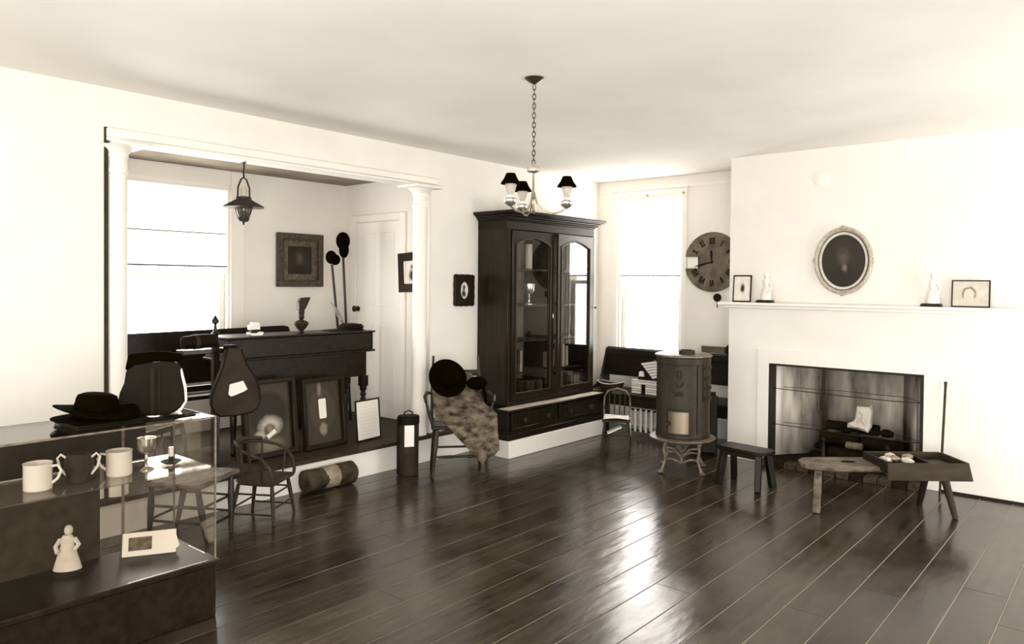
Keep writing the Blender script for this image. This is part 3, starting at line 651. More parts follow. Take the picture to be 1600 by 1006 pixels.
obj('tray', MB().prism([(-.055, .03), (-.03, .018), (.03, .018), (.055, .03), (.055, .012), (.042, 0), (-.042, 0), (-.055, .012)], -.03, .03, 'x'), M['ceramic'], ins, bev=.004)
obj('dark_band', MB().box(-.02, .02, -.04, .04, .0305, .045), M['frame'], ins)
obj('wells', MB().prism([(-.052, .047), (-.05, .085), (-.035, .062), (-.03, .10), (.03, .10), (.035, .047)], -.02, .02, 'x'), M['ceramic'], ins, bev=.003)
t = thing('low_black_hat', 'low black rounded hat lying on the right end of the alcove table', 'hat', (-5.16, 3.93, TZ))
obj('brim', MB().lathe([(.001, 0), (.19, 0), (.19, .006), (.10, .012)], (0, -.06, 0), n=28, sx=.7), M['leather'], t); obj('crown', MB().lathe([(.10, .0122), (.105, .03), (.09, .05), (.03, .058), (.001, .059)], (0, .02, 0), 24), M['leather'], t)
qs = thing('quill_stand', 'inkwell holding pale quills behind the low black hat', 'quill', (-5.32, 3.99, TZ))
obj('inkwell', MB().lathe([(.02, 0), (.022, .03), (.012, .04), (.012, .052)], n=16), M['ink'], qs)
for (dy, dz, bend) in ((-.14, .20, .02), (-.10, .17, -.01)):
    def fq(u, v, dy=dy, dz=dz, bend=bend):
        c_ = Vector((0, dy*u + bend*math.sin(PI*u), .04+dz*u)); wd = .011*math.sin(PI*min(1, .12+u*.88))+.001
        return tuple(c_+Vector((.3*wd*(v-.5)*2, wd*(v-.5)*2, .004*(v-.5))))
    obj('quill', MB().grid(fq, 12, 3), M['quill'], qs, solid=.0015)

def collection_pole(label, p0, p1, heads):
    t = thing('offering_pole', label, 'pole', p0)
    d_ = Vector(p1)-Vector(p0)
    obj('shaft', MB().cyl((0, 0, 0), tuple(d_), .013, .011, 12), M['woodz'], t)
    mb_ = MB()
    for (dy, dz, ry, rz) in heads: mb_.ell((d_.x, d_.y+dy, d_.z+dz), .05, ry*1.12, rz*1.1, 18, 12)
    obj('bag', mb_, M['black'], t)
collection_pole('long-handled black offering bag, taller one by the alcove corner', (-5.62, 4.30, PZ), (-5.62, 4.205, 1.76), [(0, .12, .062, .075), (.01, .04, .038, .07)])
collection_pole('long-handled black offering bag with a double lobe, shorter one', (-5.58, 4.225, PZ), (-5.58, 4.055, 1.66), [(-.008, .065, .045, .055), (.035, .045, .04, .045)])

# pictures standing on the platform front
fr1 = print_mat('wreath_print', 66, [(.0, .02, .175, .18, 34, .2), (.01, -.06, .10, .075, 185, .5), (-.07, -.115, .06, .03, 175, .6), (.005, -.09, .055, .05, 70, .4), (.005, -.085, .03, .035, 120, .4), (.0, -.2, .12, .06, 110, .6)])
t = picture('framed_wreath', 'dark-framed wreath picture on the platform behind the small round-backed chair', 'picture', (-4.84, 2.985, PZ+.002), R(90), .44, .565, .035, M['frame'], fr1, R(-6), .05)
t.rotation_euler = (R(-6), 0, R(92))
lb = obj('label_card', MB().box(-.045, .035, -.0095, -.0085, -.016, .016), M['paper'], t); lb.location = (.02, -.002, .165); lb.rotation_euler = (0, R(-30), 0)
t2 = picture('framed_oval_picture', 'dark-framed oval picture with a white label, middle of the platform frames', 'picture', (-4.825, 3.442, PZ+.002), R(90), .405, .535, .032, M['frame'], print_mat('oval_ring_print', 66, [(0, .02, .15, .19, 50, .15), (0, .02, .138, .176, 74, .15), (0, -.13, .04, .05, 128, .4), (-.02, .18, .022, .06, 120, .5)]), R(-6), .05)
t2.rotation_euler = (R(-6), 0, R(94))
obj('label_card', MB().prism([(-.034, -.075), (-.038, .06), (-.03, .072), (.03, .072), (.034, .06), (.034, -.07), (.026, -.08), (-.026, -.08)], -.0095, -.0085), M['paper'], t2).location = (0, -.002, .30)
t3 = picture('framed_document', 'thin black-framed white document, rightmost of the frames on the platform', 'picture', (-4.775, 3.835, PZ+.002), R(90), .275, .33, .013, M['frame'], M['paper'], R(-5), .016)
t3.rotation_euler = (R(-5), 0, R(97))
ln = MB()
for i in range(9): ln.box(-.1, .1, -.0092, -.0086, .05+.028*i, .0512+.028*i)
obj('ruled_lines', ln, M['cream'], t3)

# saddle stand with saddlebags
ss = thing('saddle_stand', 'wooden post stand with a pointed finial behind the glass case', 'stand', (-4.75, 2.515, PZ))
obj('post', MB().box(-.02, .02, -.02, .02, .001, .90).turned((0, 0, .90), (0, 0, .985), [(0, .02), (.15, .02), (.3, .028), (.45, .014), (1, .009)], 14), M['woodz'], ss)
obj('finial', MB().turned((0, 0, .985), (0, 0, 1.05), [(0, .008), (.15, .022), (.4, .025), (.7, .014), (1, .001)], 8), M['woodz'], ss)
obj('crossbar', MB().box(-.015, .085, -.26, .07, .80, .83), M['woodz'], ss, bev=.004)
obj('foot', MB().box(-.12, .12, -.03, .03, .0005, .03).box(-.03, .03, -.12, .12, .0305, .05), M['woodz'], ss, bev=.004)
# pear-shaped saddlebag flap
sb = thing('saddlebag', 'pear-shaped dark leather saddlebag with a white label, hung on the stand', 'saddlebag', (-4.61, 2.57, .62), R(90))
outl = [(-.06, .44), (-.075, .40), (-.09, .33), (-.13, .24), (-.168, .15), (-.172, .08), (-.15, .025), (-.11, .002), (0, -.006), (.11, .002), (.15, .025), (.172, .08), (.168, .15), (.13, .24), (.07, .33), (.045, .40), (.03, .435)]
obj('pouch', MB().prism([(x_*.96, z_*.98+.004) for x_, z_ in outl], -.028, .02), M['leather2'], sb, bev=.012)
obj('flap', MB().prism(outl, -.038, -.029), M['leather2'], sb, bev=.004)
obj('piping', MB().tube([(x_*1.0, -.036, z_) for x_, z_ in outl], .006, 6), M['leather'], sb)
obj('label_card', MB().prism([(-.068, .135), (-.064, .20), (.03, .222), (.05, .19), (.066, .165), (.04, .15), (-.02, .128), (-.05, .12)], -.041, -.0385), M['paper'], sb).rotation_euler = (0, R(4), 0)
obj('strap', MB().box(-.05, .02, -.02, .05, .40, .46), M['leather'], sb, bev=.006)
rl = thing('leather_roll', 'rounded dark leather roll lying across the saddle stand crossbar', 'roll', (-4.66, 2.35, 1.059), R(90))
obj('roll_body', MB().turned((-.11, 0, .045), (.13, 0, .055), [(0, .02), (.05, .042), (.5, .048), (.95, .042), (1, .02)], 16), M['leather'], rl)
obj('roll_strap', MB().turned((-.03, 0, .048), (-.005, 0, .049), [(0, .049), (1, .049)], 16), M['leather2'], rl)

# ------------------------------------------------------------------ glass display case
CX0, CX1, CY0, CY1 = -3.545, -3.145, .22, 1.672
gc = thing('display_case', 'glass museum display case with a dark wooden base at the left', 'display case', (0, 0, 0))
obj('case_base', MB().box(CX0, CX1, CY0, CY1, .001, .235), M['wood'], gc, bev=.004)
obj('base_moulding', MB().box(CX0-.012, CX1+.012, CY0-.012, CY1+.012, .2355, .262), M['wood'], gc, bev=.005)
e = .007
fr = MB()
for (a, b_) in ((CX0, CY0), (CX0, CY1-e), (CX1-e, CY0), (CX1-e, CY1-e)): fr.box(a, a+e, b_, b_+e, .2625, .90)
for z_ in (.893,):
    fr.box(CX0+e, CX1-e, CY0, CY0+e, z_, z_+e).box(CX0+e, CX1-e, CY1-e, CY1, z_, z_+e).box(CX0, CX0+e, CY0+e, CY1-e, z_, z_+e).box(CX1-e, CX1, CY0+e, CY1-e, z_, z_+e)
fr.box(CX0+.0085, CX0+.014, 1.425, 1.437, .2625, .893)
obj('metal_frame', fr, M['ironlt'], gc)
obj('top_pane', MB().box(CX0+e, CX1-e, CY0+e, CY1-e, .8945, .8995), M['caseglass'], gc)
obj('front_pane', MB().box(CX1-.005, CX1-.002, CY0+e, CY1-e, .263, .892), M['caseglass'], gc)
obj('end_pane', MB().box(CX0+e, CX1-e, CY1-.005, CY1-.002, .263, .892), M['caseglass'], gc)
obj('back_pane', MB().box(CX0+.002, CX0+.005, 1.34, CY1-e, .263, .667).box(CX0+.002, CX0+.005, 1.54, CY1-e, .667, .892), M['caseglass'], gc)
obj('back_panel', MB().box(CX0+.001, CX0+.008, CY0+e, 1.535, .676, .892), M['wood'], gc)
obj('back_panel', MB().box(CX0+.001, CX0+.008, CY0+e, 1.335, .263, .667), M['woodg'], gc)
obj('glass_shelf', MB().box(CX0+.012, CX1-.008, CY0+.01, CY1-.012, .668, .675), M['shelfglass'], gc)
SZ = .6755
t = thing('loving_cup', 'dark bulbous two-handled mug with pale handles on the glass case shelf', 'mug', (-3.31, 1.168, SZ), R(56))
obj('body', MB().lathe([(.036, 0), (.04, .004), (.04, .01), (.045, .03), (.053, .055), (.053, .085), (.046, .105), (.042, .118), (.039, .118), (.04, .105), (.036, .02), (.001, .012)], n=28), M['leather2'], t)
for s_ in (-1, 1): obj('handle', MB().tube([(s_*.046, 0, .10), (s_*.065, 0, .115), (s_*.078, 0, .10), (s_*.068, 0, .06), (s_*.046, 0, .03)], .005, 8), M['ceramic'], t)
def mug(label, loc, rz):
    t = thing('white_mug', label, 'mug', loc, rz)
    obj('body', MB().lathe([(.048, 0), (.05, .004), (.05, .10), (.052, .104), (.049, .104), (.046, .008), (.001, .006)], n=28), M['ceramic'], t)
    obj('handle', MB().tube([(-.048, 0, .088), (-.07, 0, .092), (-.082, 0, .07), (-.07, 0, .04), (-.049, 0, .022)], .0055, 8), M['ceramic'], t)
mug('white ceramic mug right of the dark two-handled mug in the glass case', (-3.31, 1.325, SZ), R(56))
mug('white ceramic mug left of the dark two-handled mug in the glass case', (-3.31, 1.02, SZ), R(236))
goblet_obj('goblet', 'silver goblet on the glass shelf beside the white mug', 'goblet', (-3.31, 1.437, SZ), .95)
t = thing('candlestick', 'stub of white candle on a small dark saucer on the glass case shelf', 'candle', (-3.34, 1.56, SZ))
obj('saucer', MB().lathe([(.02, 0), (.03, .003), (.045, .012), (.043, .014), (.028, .007), (.001, .006)], n=24), M['irondk'], t)
obj('socket', MB().lathe([(.012, .0065), (.009, .02), (.013, .028), (.011, .034)], n=14), M['irondk'], t); obj('candle', MB().cyl((0, 0, .034), (0, 0, .075), .0115, .011), M['ceramic'], t)
# lower floor of the case
CZ = .2625
t = thing('pale_figurine', 'pale draped figurine standing low in the glass case', 'figurine', (-3.44, 1.17, CZ), R(56))
obj('base', MB().lathe([(.05, 0), (.052, .012), (.04, .02), (.001, .021)], n=20), M['irondk'], t)
obj('robe', MB().lathe([(.055, .0212), (.05, .04), (.036, .09), (.026, .125), (.03, .145), (.016, .165)], n=18, sx=1, sy=.7), M['cream'], t)
obj('head', MB().ell((.004, 0, .185), .017, .017, .022), M['cream'], t)
obj('arm', MB().tube([(.026, 0, .15), (.045, -.01, .125), (.03, -.025, .105)], .009, 8).tube([(-.026, 0, .15), (-.042, -.01, .12), (-.03, -.03, .10)], .009, 8), M['cream'], t)
t = thing('picture_card', 'white card with a small framed landscape print low in the glass case', 'card', (-3.40, 1.50, CZ), R(60)); t.rotation_euler = (R(-28), 0, R(62))
obj('card', MB().box(-.12, .10, -.002, .002, .002, .105), M['paper'], t)
obj('print', MB().box(-.095, .0, -.004, -.0022, .025, .083), mat('landscape_print', 120, .7, L2=70, nscale=(25, 25, 40)), t)
obj('fold', MB().prism([(.0, .012), (.085, .0), (.115, .03), (.10, .08), (.01, .09)], -.006, -.003), M['paper'], t)

# on top of the case
HT = .9005
t = thing('flat_dark_box', 'flat dark box under the stacked hats on the glass case', 'box', (-3.34, 1.27, HT))
obj('box_body', MB().box(-.13, .13, -.14, .14, 0, .012), M['leather'], t, bev=.002); obj('lid', MB().box(-.133, .133, -.143, .143, .0122, .02), M['leather'], t, bev=.002)
def hat(name, label, loc, rot, r, cr, ch, squash=1.0, m_=None, curl=.012, band=None):
    t = thing(name, label, 'hat', loc); t.rotation_euler = rot; m_ = m_ or M['black']
    n_ = 40; vs = []
    def br(u, v):
        a = 2*PI*u; rr_ = cr*.96+(r-cr*.96)*v
        return (rr_*math.cos(a)*squash, rr_*math.sin(a), .004+curl*v*v*math.cos(2*a))
    obj('brim', MB().grid(br, n_, 5), m_, t, solid=.004)
    obj('crown', MB().lathe([(cr, .003), (cr*1.02, .02), (cr*1.0, ch*.6), (cr*.93, ch*.85), (cr*.7, ch*.97), (cr*.3, ch), (.001, ch)], n=32, sx=squash), m_, t)
    obj('hat_band', MB().lathe([(cr*1.01, .006), (cr*1.035, .008), (cr*1.035, .026), (cr*1.01, .028)], n=32, sx=squash), m_, t)
    return t
hat('broad_hat', 'broad-brimmed black felt hat, lower of the two stacked on the glass case', (-3.34, 1.245, HT+.0285), (R(2), 0, 0), .165, .085, .022, 1.0, curl=-.006)
hat('broad_hat', 'round-crowned black felt hat on top of the stacked hats', (-3.34, 1.245, HT+.056), (R(-5), R(4), 0), .158, .080, .070, 1.0, curl=-.012)
# standing leather pouch
sp = thing('leather_pouch', 'dark rounded leather pouch with a strap standing on the glass case', 'pouch', (-3.36, 1.49, HT), R(62))
ou = [(-.085, .002), (-.12, .02), (-.138, .055), (-.13, .105), (-.112, .15), (-.105, .20), (-.07, .225), (.0, .235), (.08, .235), (.108, .225), (.112, .17), (.125, .11), (.128, .06), (.10, .02), (.06, .002)]
obj('pouch_body', MB().prism(ou, -.02, .055), M['leather'], sp, bev=.014)
obj('pouch_flap', MB().prism([(x_*1.01, z_*1.02) for x_, z_ in ou if z_ > .0], -.03, -.021), M['leather'], sp, bev=.006)
obj('strap', MB().box(-.012, .008, -.036, -.0305, .004, .215).box(.022, .03, -.034, -.0305, .004, .215), M['ink'], sp, bev=.002)
obj('pale_lining', MB().prism([(.108, .20), (.115, .205), (.135, .12), (.138, .06), (.115, .018), (.105, .02), (.128, .06), (.125, .12)], -.02, .03), M['paper'], sp)
obj('top_flap', MB().prism([(-.115, .2), (-.10, .275), (.02, .285), (.12, .27), (.115, .235), (.0, .238)], .0, .05), M['black'], sp, bev=.01)
def crump(name, label, loc, s, seed, m_=None, cat='paper'):
    rnd = random.Random(seed)
    vs = MB().ell((0, 0, 0), 1, 1, 1, 12, 8)
    vs.v = [(p[0]*s[0]*rnd.uniform(.7, 1.1), p[1]*s[1]*rnd.uniform(.7, 1.1), (p[2]*.5+.5)*s[2]*rnd.uniform(.8, 1.1)) for p in vs.v]
    return tag(obj(name, vs, m_ or M['paper'], smooth=20), label, cat, None, loc)
crump('crumpled_paper', 'crumpled white paper beside the leather pouch on the glass case', (-3.46, 1.61, HT), (.035, .05, .03), 3)
tag(obj('dark_strap', MB().tube([(0, -.12, .008), (.03, -.06, .009), (-.01, 0, .008), (.03, .06, .009), (.0, .11, .008)], .007, 6).tube([(.05, -.10, .008), (.06, 0, .008), (.05, .10, .008)], .006, 6), M['leather']), 'loose dark leather strap lying in front of the pouch on the case', 'strap', None, (-3.245, 1.50, HT))

# ------------------------------------------------------------------ chairs
def bow_arm_chair():
    t = thing('child_armchair', "child's low round-backed wooden armchair in front of the white riser", 'chair', (-4.25, 2.575, 0), R(122))
    m_ = M['woodm']; sz = .262
    obj('seat', MB().prism([(-.15, -.14), (.15, -.14), (.155, -.05), (.14, .09), (.08, .145), (-.08, .145), (-.14, .09), (-.155, -.05)], sz-.022, sz, 'z'), m_, t, bev=.006)
    for sx in (-1, 1):
        for (sy, s2) in ((-.11, -.14), (.11, .15)):
            obj('leg', MB().turned((sx*.11, sy, sz-.022), (sx*.145, s2, .001), [(0, .011), (.3, .014), (.6, .012), (1, .009)], 10), m_, t)
    def lp(sx, sy, k_):
        a = Vector((sx*.11, -.11 if sy < 0 else .11, sz-.022)); b_ = Vector((sx*.145, -.14 if sy < 0 else .15, .001)); return a.lerp(b_, k_)
    for (a, b_) in (((-1, -1, .6), (1, -1, .6)), ((-1, 1, .6), (1, 1, .6)), ((-1, -1, .75), (-1, 1, .75)), ((1, -1, .75), (1, 1, .75)), ((-1, -1, .25), (-1, 1, .25)), ((1, -1, .25), (1, 1, .25)), ((-1, -1, .25), (1, -1, .25))):
        obj('stretcher', MB().cyl(lp(*a), lp(*b_), .006, n=8), m_, t)
    rim = [(-.155, -.135, sz+.02), (-.162, -.12, sz+.09), (-.168, -.07, sz+.15), (-.17, 0, sz+.175), (-.145, .085, sz+.195), (-.08, .145, sz+.205), (0, .163, sz+.208), (.08, .145, sz+.205), (.145, .085, sz+.195), (.17, 0, sz+.175), (.168, -.07, sz+.15), (.162, -.12, sz+.09), (.155, -.135, sz+.02), (.15, -.132, sz-.008)]
    obj('arm_bow', MB().tube([(-.15, -.132, sz-.008)]+rim, .0105, 10), m_, t)
    obj('crest', MB().tube([(x_, y_+.002, z_+.018) for x_, y_, z_ in rim[4:9]], [.012, .018, .02, .018, .012], 10), m_, t)
    for k_ in (2, 3, 4, 5, 6, 7, 8, 9, 10):
        if k_ in (3, 9): continue
        px, py, pz = rim[k_]; obj('spindle', MB().turned((px*.86, py*.86, sz), (px, py, pz), [(0, .0055), (.5, .009), (1, .0055)], 8), m_, t)
bow_arm_chair()

def plank_chair():
    t = thing('side_chair', 'small plain wooden chair seen through the right end of the glass case', 'chair', (-4.235, 2.10, 0), R(119))
    m_ = M['woodm']; sz = .365
    obj('seat', MB().prism([(-.205, -.19), (.205, -.19), (.215, -.12), (.19, .17), (-.19, .17), (-.215, -.12)], sz-.028, sz, 'z'), M['woodw'], t, bev=.01)
    L = {}
    for sx in (-1, 1):
        for (nm, y0_, y1_) in (('f', -.15, -.18), ('b', .14, .19)):
            a = Vector((sx*.165, y0_, sz-.028)); b_ = Vector((sx*.12, y1_, .001)); L[(sx, nm)] = (a, b_)
            obj('leg', MB().turned(a, b_, [(0, .014), (.4, .02), (.7, .015), (1, .012)], 12), M['woodz'], t)
    def lp(k_, q): return L[k_][0].lerp(L[k_][1], q)
    for (a, b_, q) in (((-1, 'f'), (1, 'f'), .35), ((-1, 'f'), (1, 'f'), .7), ((-1, 'b'), (1, 'b'), .6), ((-1, 'f'), (-1, 'b'), .62), ((1, 'f'), (1, 'b'), .62), ((-1, 'f'), (-1, 'b'), .35), ((1, 'f'), (1, 'b'), .35)):
        obj('stretcher', MB().cyl(lp(a, q), lp(b_, q), .008, n=8), M['woodz'], t)
    for sx in (-1, 1): obj('back_post', MB().tube([(sx*.17, .15, sz), (sx*.185, .17, sz+.12), (sx*.19, .20, sz+.25)], [.014, .013, .012], 10), M['woodz'], t)
    obj('top_rail', MB().bar((-.20, .20, sz+.25), (.20, .20, sz+.25), .018, .035), m_, t, bev=.005)
    for q in (-.09, 0, .09): obj('spindle', MB().cyl((q, .155, sz), (q, .20, sz+.235), .006, n=8), M['woodz'], t)
plank_chair()

def draped_chair():
    t = thing('armchair', 'dark wooden armchair draped with a shawl and black hat left of the bookcase', 'chair', (-4.165, 4.245, 0), R(50))
    m_ = M['woodz']; sz = .40
    obj('seat', MB().prism([(-.225, -.20), (.225, -.20), (.215, .18), (-.215, .18)], sz-.03, sz, 'z'), m_, t, bev=.01)
    for sx in (-1, 1):
        obj('leg', MB().turned((sx*.18, -.16, sz-.03), (sx*.215, -.195, .001), [(0, .016), (.3, .022), (.6, .016), (1, .011)], 12), M['woodm'], t)
        obj('leg', MB().turned((sx*.17, .14, sz-.03), (sx*.20, .19, .001), [(0, .016), (.4, .02), (1, .012)], 12), m_, t)
        obj('back_post', MB().tube([(sx*.20, .16, sz), (sx*.195, .20, sz+.22), (sx*.185, .25, sz+.50)], [.015, .014, .009], 10), M['woodm'], t)
        obj('arm', MB().tube([(sx*.20, .18, sz+.20), (sx*.25, .05, sz+.225), (sx*.27, -.10, sz+.215), (sx*.265, -.16, sz+.18)], [.012, .014, .015, .010], 10), M['woodm'], t)
        obj('arm_support', MB().turned((sx*.215, -.15, sz), (sx*.266, -.14, sz+.19), [(0, .008), (.4, .014), (1, .008)], 10), m_, t)
    obj('stretcher', MB().turned((-.20, -.182, .16), (.20, -.182, .16), [(0, .008), (.3, .013), (.4, .009), (.6, .009), (.7, .013), (1, .008)], 10), m_, t)
    obj('stretcher', MB().cyl((-.19, .17, .16), (.19, .17, .16), .009, n=10), m_, t)
    for z_ in (.2, .36): obj('back_slat', MB().bar((-.19, .19+z_*.12, sz+z_), (.19, .19+z_*.12, sz+z_), .014, .05), m_, t, bev=.004)
draped_chair()
# shawl: hangs from the back, over seat and arm, down to the right front leg
def shawl(u, v):
    # u from the back-left to the front-right, v across
    T = Matrix.Translation((-4.165, 4.245, 0)) @ Matrix.Rotation(R(50), 4, 'Z')
    A0, A1 = Vector((-.215, .17, .80)), Vector((.13, .17, .76))     # top edge over the back
    B0, B1 = Vector((-.19, -.10, .425)), Vector((.20, -.06, .56))
    C0, C1 = Vector((-.10, -.235, .40)), Vector((.285, -.19, .50))
    D0, D1 = Vector((.17, -.24, .12)), Vector((.30, -.215, .20))
    rows = [(A0, A1), (B0, B1), (C0, C1), (D0, D1)]
    q = u*3; i = min(2, int(q)); f_ = q-i; f2 = f_*f_*(3-2*f_)
    p = (rows[i][0].lerp(rows[i][1], v)).lerp(rows[i+1][0].lerp(rows[i+1][1], v), f_*.5+f2*.5)
    p = p + Vector((0, -.4, .5))*(.018*math.sin(9*v+5*u)+.012*math.sin(17*v-8*u)) + Vector((0, -.3, .4))*.008*math.sin(31*u+4*v)
    return tuple(T @ p)
tag(obj('shawl', MB().grid(shawl, 36, 24), M['cloth'], smooth=60, solid=.006), 'faded patterned shawl draped across the armchair beside the bookcase', 'shawl')
T = Matrix.Translation((-4.165, 4.245, 0)) @ Matrix.Rotation(R(50), 4, 'Z')
hp = T @ Vector((-.085, .02, .745))
hat('round_black_hat', 'black broad hat tipped over the back of the draped armchair', tuple(hp), (R(62), R(28), R(50)), .158, .08, .075, 1.0, curl=.006)
hp = T @ Vector((.15, .02, .70))
t = thing('dark_bonnet', 'small dark bonnet hanging at the arm of the draped armchair', 'bonnet', tuple(hp), R(50))
obj('bonnet_crown', MB().ell((0, 0, 0), .085, .06, .055), M['black'], t); obj('bonnet_tie', MB().tube([(.05, -.02, -.03), (.07, -.03, -.12), (.06, -.03, -.2)], .014, 8), M['black'], t)

def white_chair():
    t = thing('child_chair', "child's spindle bow-backed chair with white papers on its seat by the pew", 'chair', (-3.715, 5.875, 0), R(30))
    m_ = M['woodm']; sz = .265
    obj('seat', MB().prism([(-.125, -.12), (.125, -.12), (.13, -.04), (.11, .11), (-.11, .11), (-.13, -.04)], sz-.02, sz, 'z'), m_, t, bev=.006)
    for sx in (-1, 1):
        for (a, b_) in ((-.095, -.12), (.085, .12)):
            obj('leg', MB().turned((sx*.1, a, sz-.02), (sx*.13, b_, .001), [(0, .010), (.4, .013), (1, .009)], 10), m_, t)
        obj('stretcher', MB().cyl((sx*.118, -.11, .11), (sx*.118, .105, .11), .006, n=8), m_, t)
    obj('stretcher', MB().cyl((-.118, -.112, .13), (.118, -.112, .13), .006, n=8), m_, t)
    bow = [(-.118, .10, sz-.005), (-.122, .11, sz+.1), (-.118, .125, sz+.18), (-.085, .135, sz+.235), (0, .14, sz+.258), (.085, .135, sz+.235), (.118, .125, sz+.18), (.122, .11, sz+.1), (.118, .10, sz-.005)]
    obj('bow', MB().tube(bow, .009, 10), M['woodw'], t)
    for q in (-.07, -.024, .024, .07): obj('spindle', MB().turned((q, .10, sz), (q*1.05, .135, sz+.24-abs(q)*.25), [(0, .005), (.4, .007), (1, .004)], 8), m_, t)
    obj('crest', MB().bar((-.05, .136, sz+.225), (.05, .136, sz+.225), .01, .04), m_, t, bev=.006)
white_chair()
T = Matrix.Translation((-3.715, 5.875, .2655)) @ Matrix.Rotation(R(30), 4, 'Z')
tag(obj('seat_papers', MB().grid(lambda u, v: tuple(T @ Vector((-.115+.23*u, -.11+.19*v, .008+.012*math.sin(3*u+2*v)+.02*v*(1-v)+.02*u*v))), 8, 8), M['paper'], solid=.006), "loose white papers lying on the child's bow-backed chair", 'paper')
T2 = Matrix.Translation((-3.69, 5.80, .17)) @ Matrix.Rotation(R(40), 4, 'Z') @ Matrix.Rotation(R(-25), 4, 'Y')
o = tag(obj('hanging_paper', MB().box(-.07, .07, -.05, .03, 0, .012, T2), M['paper']), "white pamphlet tucked under the seat of the child's bow-backed chair", 'pamphlet')

# ------------------------------------------------------------------ leather case and log by the riser
lc = thing('leather_case', 'tall dark leather cylinder case with a white label standing on the floor', 'case', (-4.375, 3.905, 0), R(58))
obj('case_body', MB().lathe([(.078, .001), (.082, .01), (.08, .05), (.082, .42), (.08, .425)], n=28, sx=1, sy=.85), M['leather2'], lc)
obj('case_lid', MB().lathe([(.084, .40), (.086, .402), (.086, .458), (.08, .466), (.001, .468)], n=28, sx=1, sy=.85), M['leather'], lc)
obj('handle', MB().tube([(-.035, 0, .467), (-.03, 0, .492), (0, 0, .505), (.03, 0, .492), (.035, 0, .467)], .006, 8), M['leather2'], lc)
obj('label', MB().prism([(-.042, .235), (.032, .235), (.032, .40), (-.042, .40)], -.0745, -.0705), M['paper'], lc)
obj('side_strap', MB().box(-.088, -.078, -.02, .02, .01, .45), M['leather'], lc)
lg = thing('short_log', 'short bark-covered log with a pale patch lying at the white riser', 'log', (-4.515, 3.265, .085))
pr_ = [(0, .05), (.02, .078), (.1, .08), (.3, .077), (.5, .075), (.62, .074), (.66, .083), (.8, .082), (.95, .083), (1, .06)]
obj('log_body', MB().turned((0, -.22, 0), (.01, .215, 0), pr_, 22), M['bark'], lg, smooth=60)
obj('pale_patch', MB().turned((0, -.07, 0), (.004, .07, 0), [(0, .0755), (.05, .0795), (.95, .0785), (1, .0745)], 22), M['barklt'], lg, smooth=60)

# ------------------------------------------------------------------ stove
st = thing('stove', 'round cast-iron parlour stove on an openwork stand in the corner', 'stove', (-2.85, 5.505, 0), R(25))
obj('drum', MB().lathe([(.21, .285), (.216, .29), (.216, .33), (.212, .335), (.212, .87), (.217, .875), (.217, .925), (.205, .93)], n=48), M['iron'], st)
obj('top_plate', MB().lathe([(.205, .9305), (.228, .932), (.228, .944), (.21, .952), (.001, .956)], n=48), M['ironlt'], st)
obj('smoke_collar', MB().lathe([(.045, .953), (.062, .954), (.062, .985), (.056, .988), (.052, .985), (.05, .958)], (.03, -.10, 0), 24), M['irondk'], st)
obj('base_plate', MB().lathe([(.001, .25), (.20, .25), (.245, .262), (.262, .272), (.262, .280), (.23, .284), (.001, .2848)], (0, -.01, 0), 48), M['ironlt'], st)
def curved(a0, a1, z0_, z1_, r0_, r1_, k_=10):
    """curved plate on the drum between two angles (degrees, 0 = local -y)"""
    mb_ = MB(); vs = []; n_ = k_+1
    for i in range(n_):
        a = R(a0+(a1-a0)*i/k_)
        for r_, z_ in ((r0_, z0_), (r1_, z0_), (r1_, z1_), (r0_, z1_)): vs.append((r_*math.sin(a), -r_*math.cos(a), z_))
    fs = [(i*4+j, i*4+(j+1) % 4, (i+1)*4+(j+1) % 4, (i+1)*4+j) for i in range(k_) for j in range(4)] + [(0, 1, 2, 3), tuple((n_-1)*4+j for j in (3, 2, 1, 0))]
    return mb_.add(vs, fs)
dr = obj('fire_door', curved(-33, 22, .315, .525, .2125, .222), M['iron'], st, bev=.002)
obj('door_shield', curved(-27, 14, .335, .505, .2222, .229), M['steel'], dr)
obj('latch', MB().box(-.12, -.095, -.235, -.205, .395, .425), M['irondk'], dr, bev=.003)
fd = obj('side_door', curved(48, 82, .58, .90, .2125, .22), M['iron'], st, bev=.002)
for z_ in (.60, .68, .76, .84): obj('hinge', curved(50, 80, z_, z_+.02, .2202, .228, 6), M['irondk'], fd)
obj('seam_band', curved(33, 36, .33, .875, .2125, .219, 2), M['irondk'], st)
em = MB(); er = .214
def on(a, z_, r_=er): return (r_*math.sin(R(a)), -r_*math.cos(R(a)), z_)
em.tube([on(-6+6*math.sin(q), .80+.032*math.cos(q)) for q in [2*PI*i/16 for i in range(16)]], .006, 6, True)
em.tube([on(-6, .83), on(-6, .70)], .008, 6); em.tube([on(-15, .745), on(-12, .715), on(-6, .70), on(0, .715), on(3, .745)], .007, 6)
em.tube([on(-14, .67), on(-13, .64), on(-6, .66), on(1, .64), on(2, .67)], .006, 6); em.tube([on(-15, .635), on(3, .635)], .005, 6)
em.ell(on(-6, .80), .018, .008, .02)
obj('emblem', em, M['iron'], st)
for i, (sx, sy) in enumerate(((-1, -1), (1, -1), (-1, 1), (1, 1))):
    lg_ = obj('leg', MB().tube([(sx*.125, sy*.125, .25), (sx*.14, sy*.14, .19), (sx*.125, sy*.125, .11), (sx*.145, sy*.14, .05), (sx*.16, sy*.155, .012)], [.014, .012, .011, .012, .016], 10), M['ironlt'], st)
    obj('foot', MB().ell((sx*.162, sy*.157, .014), .024, .024, .0135), M['ironlt'], lg_)
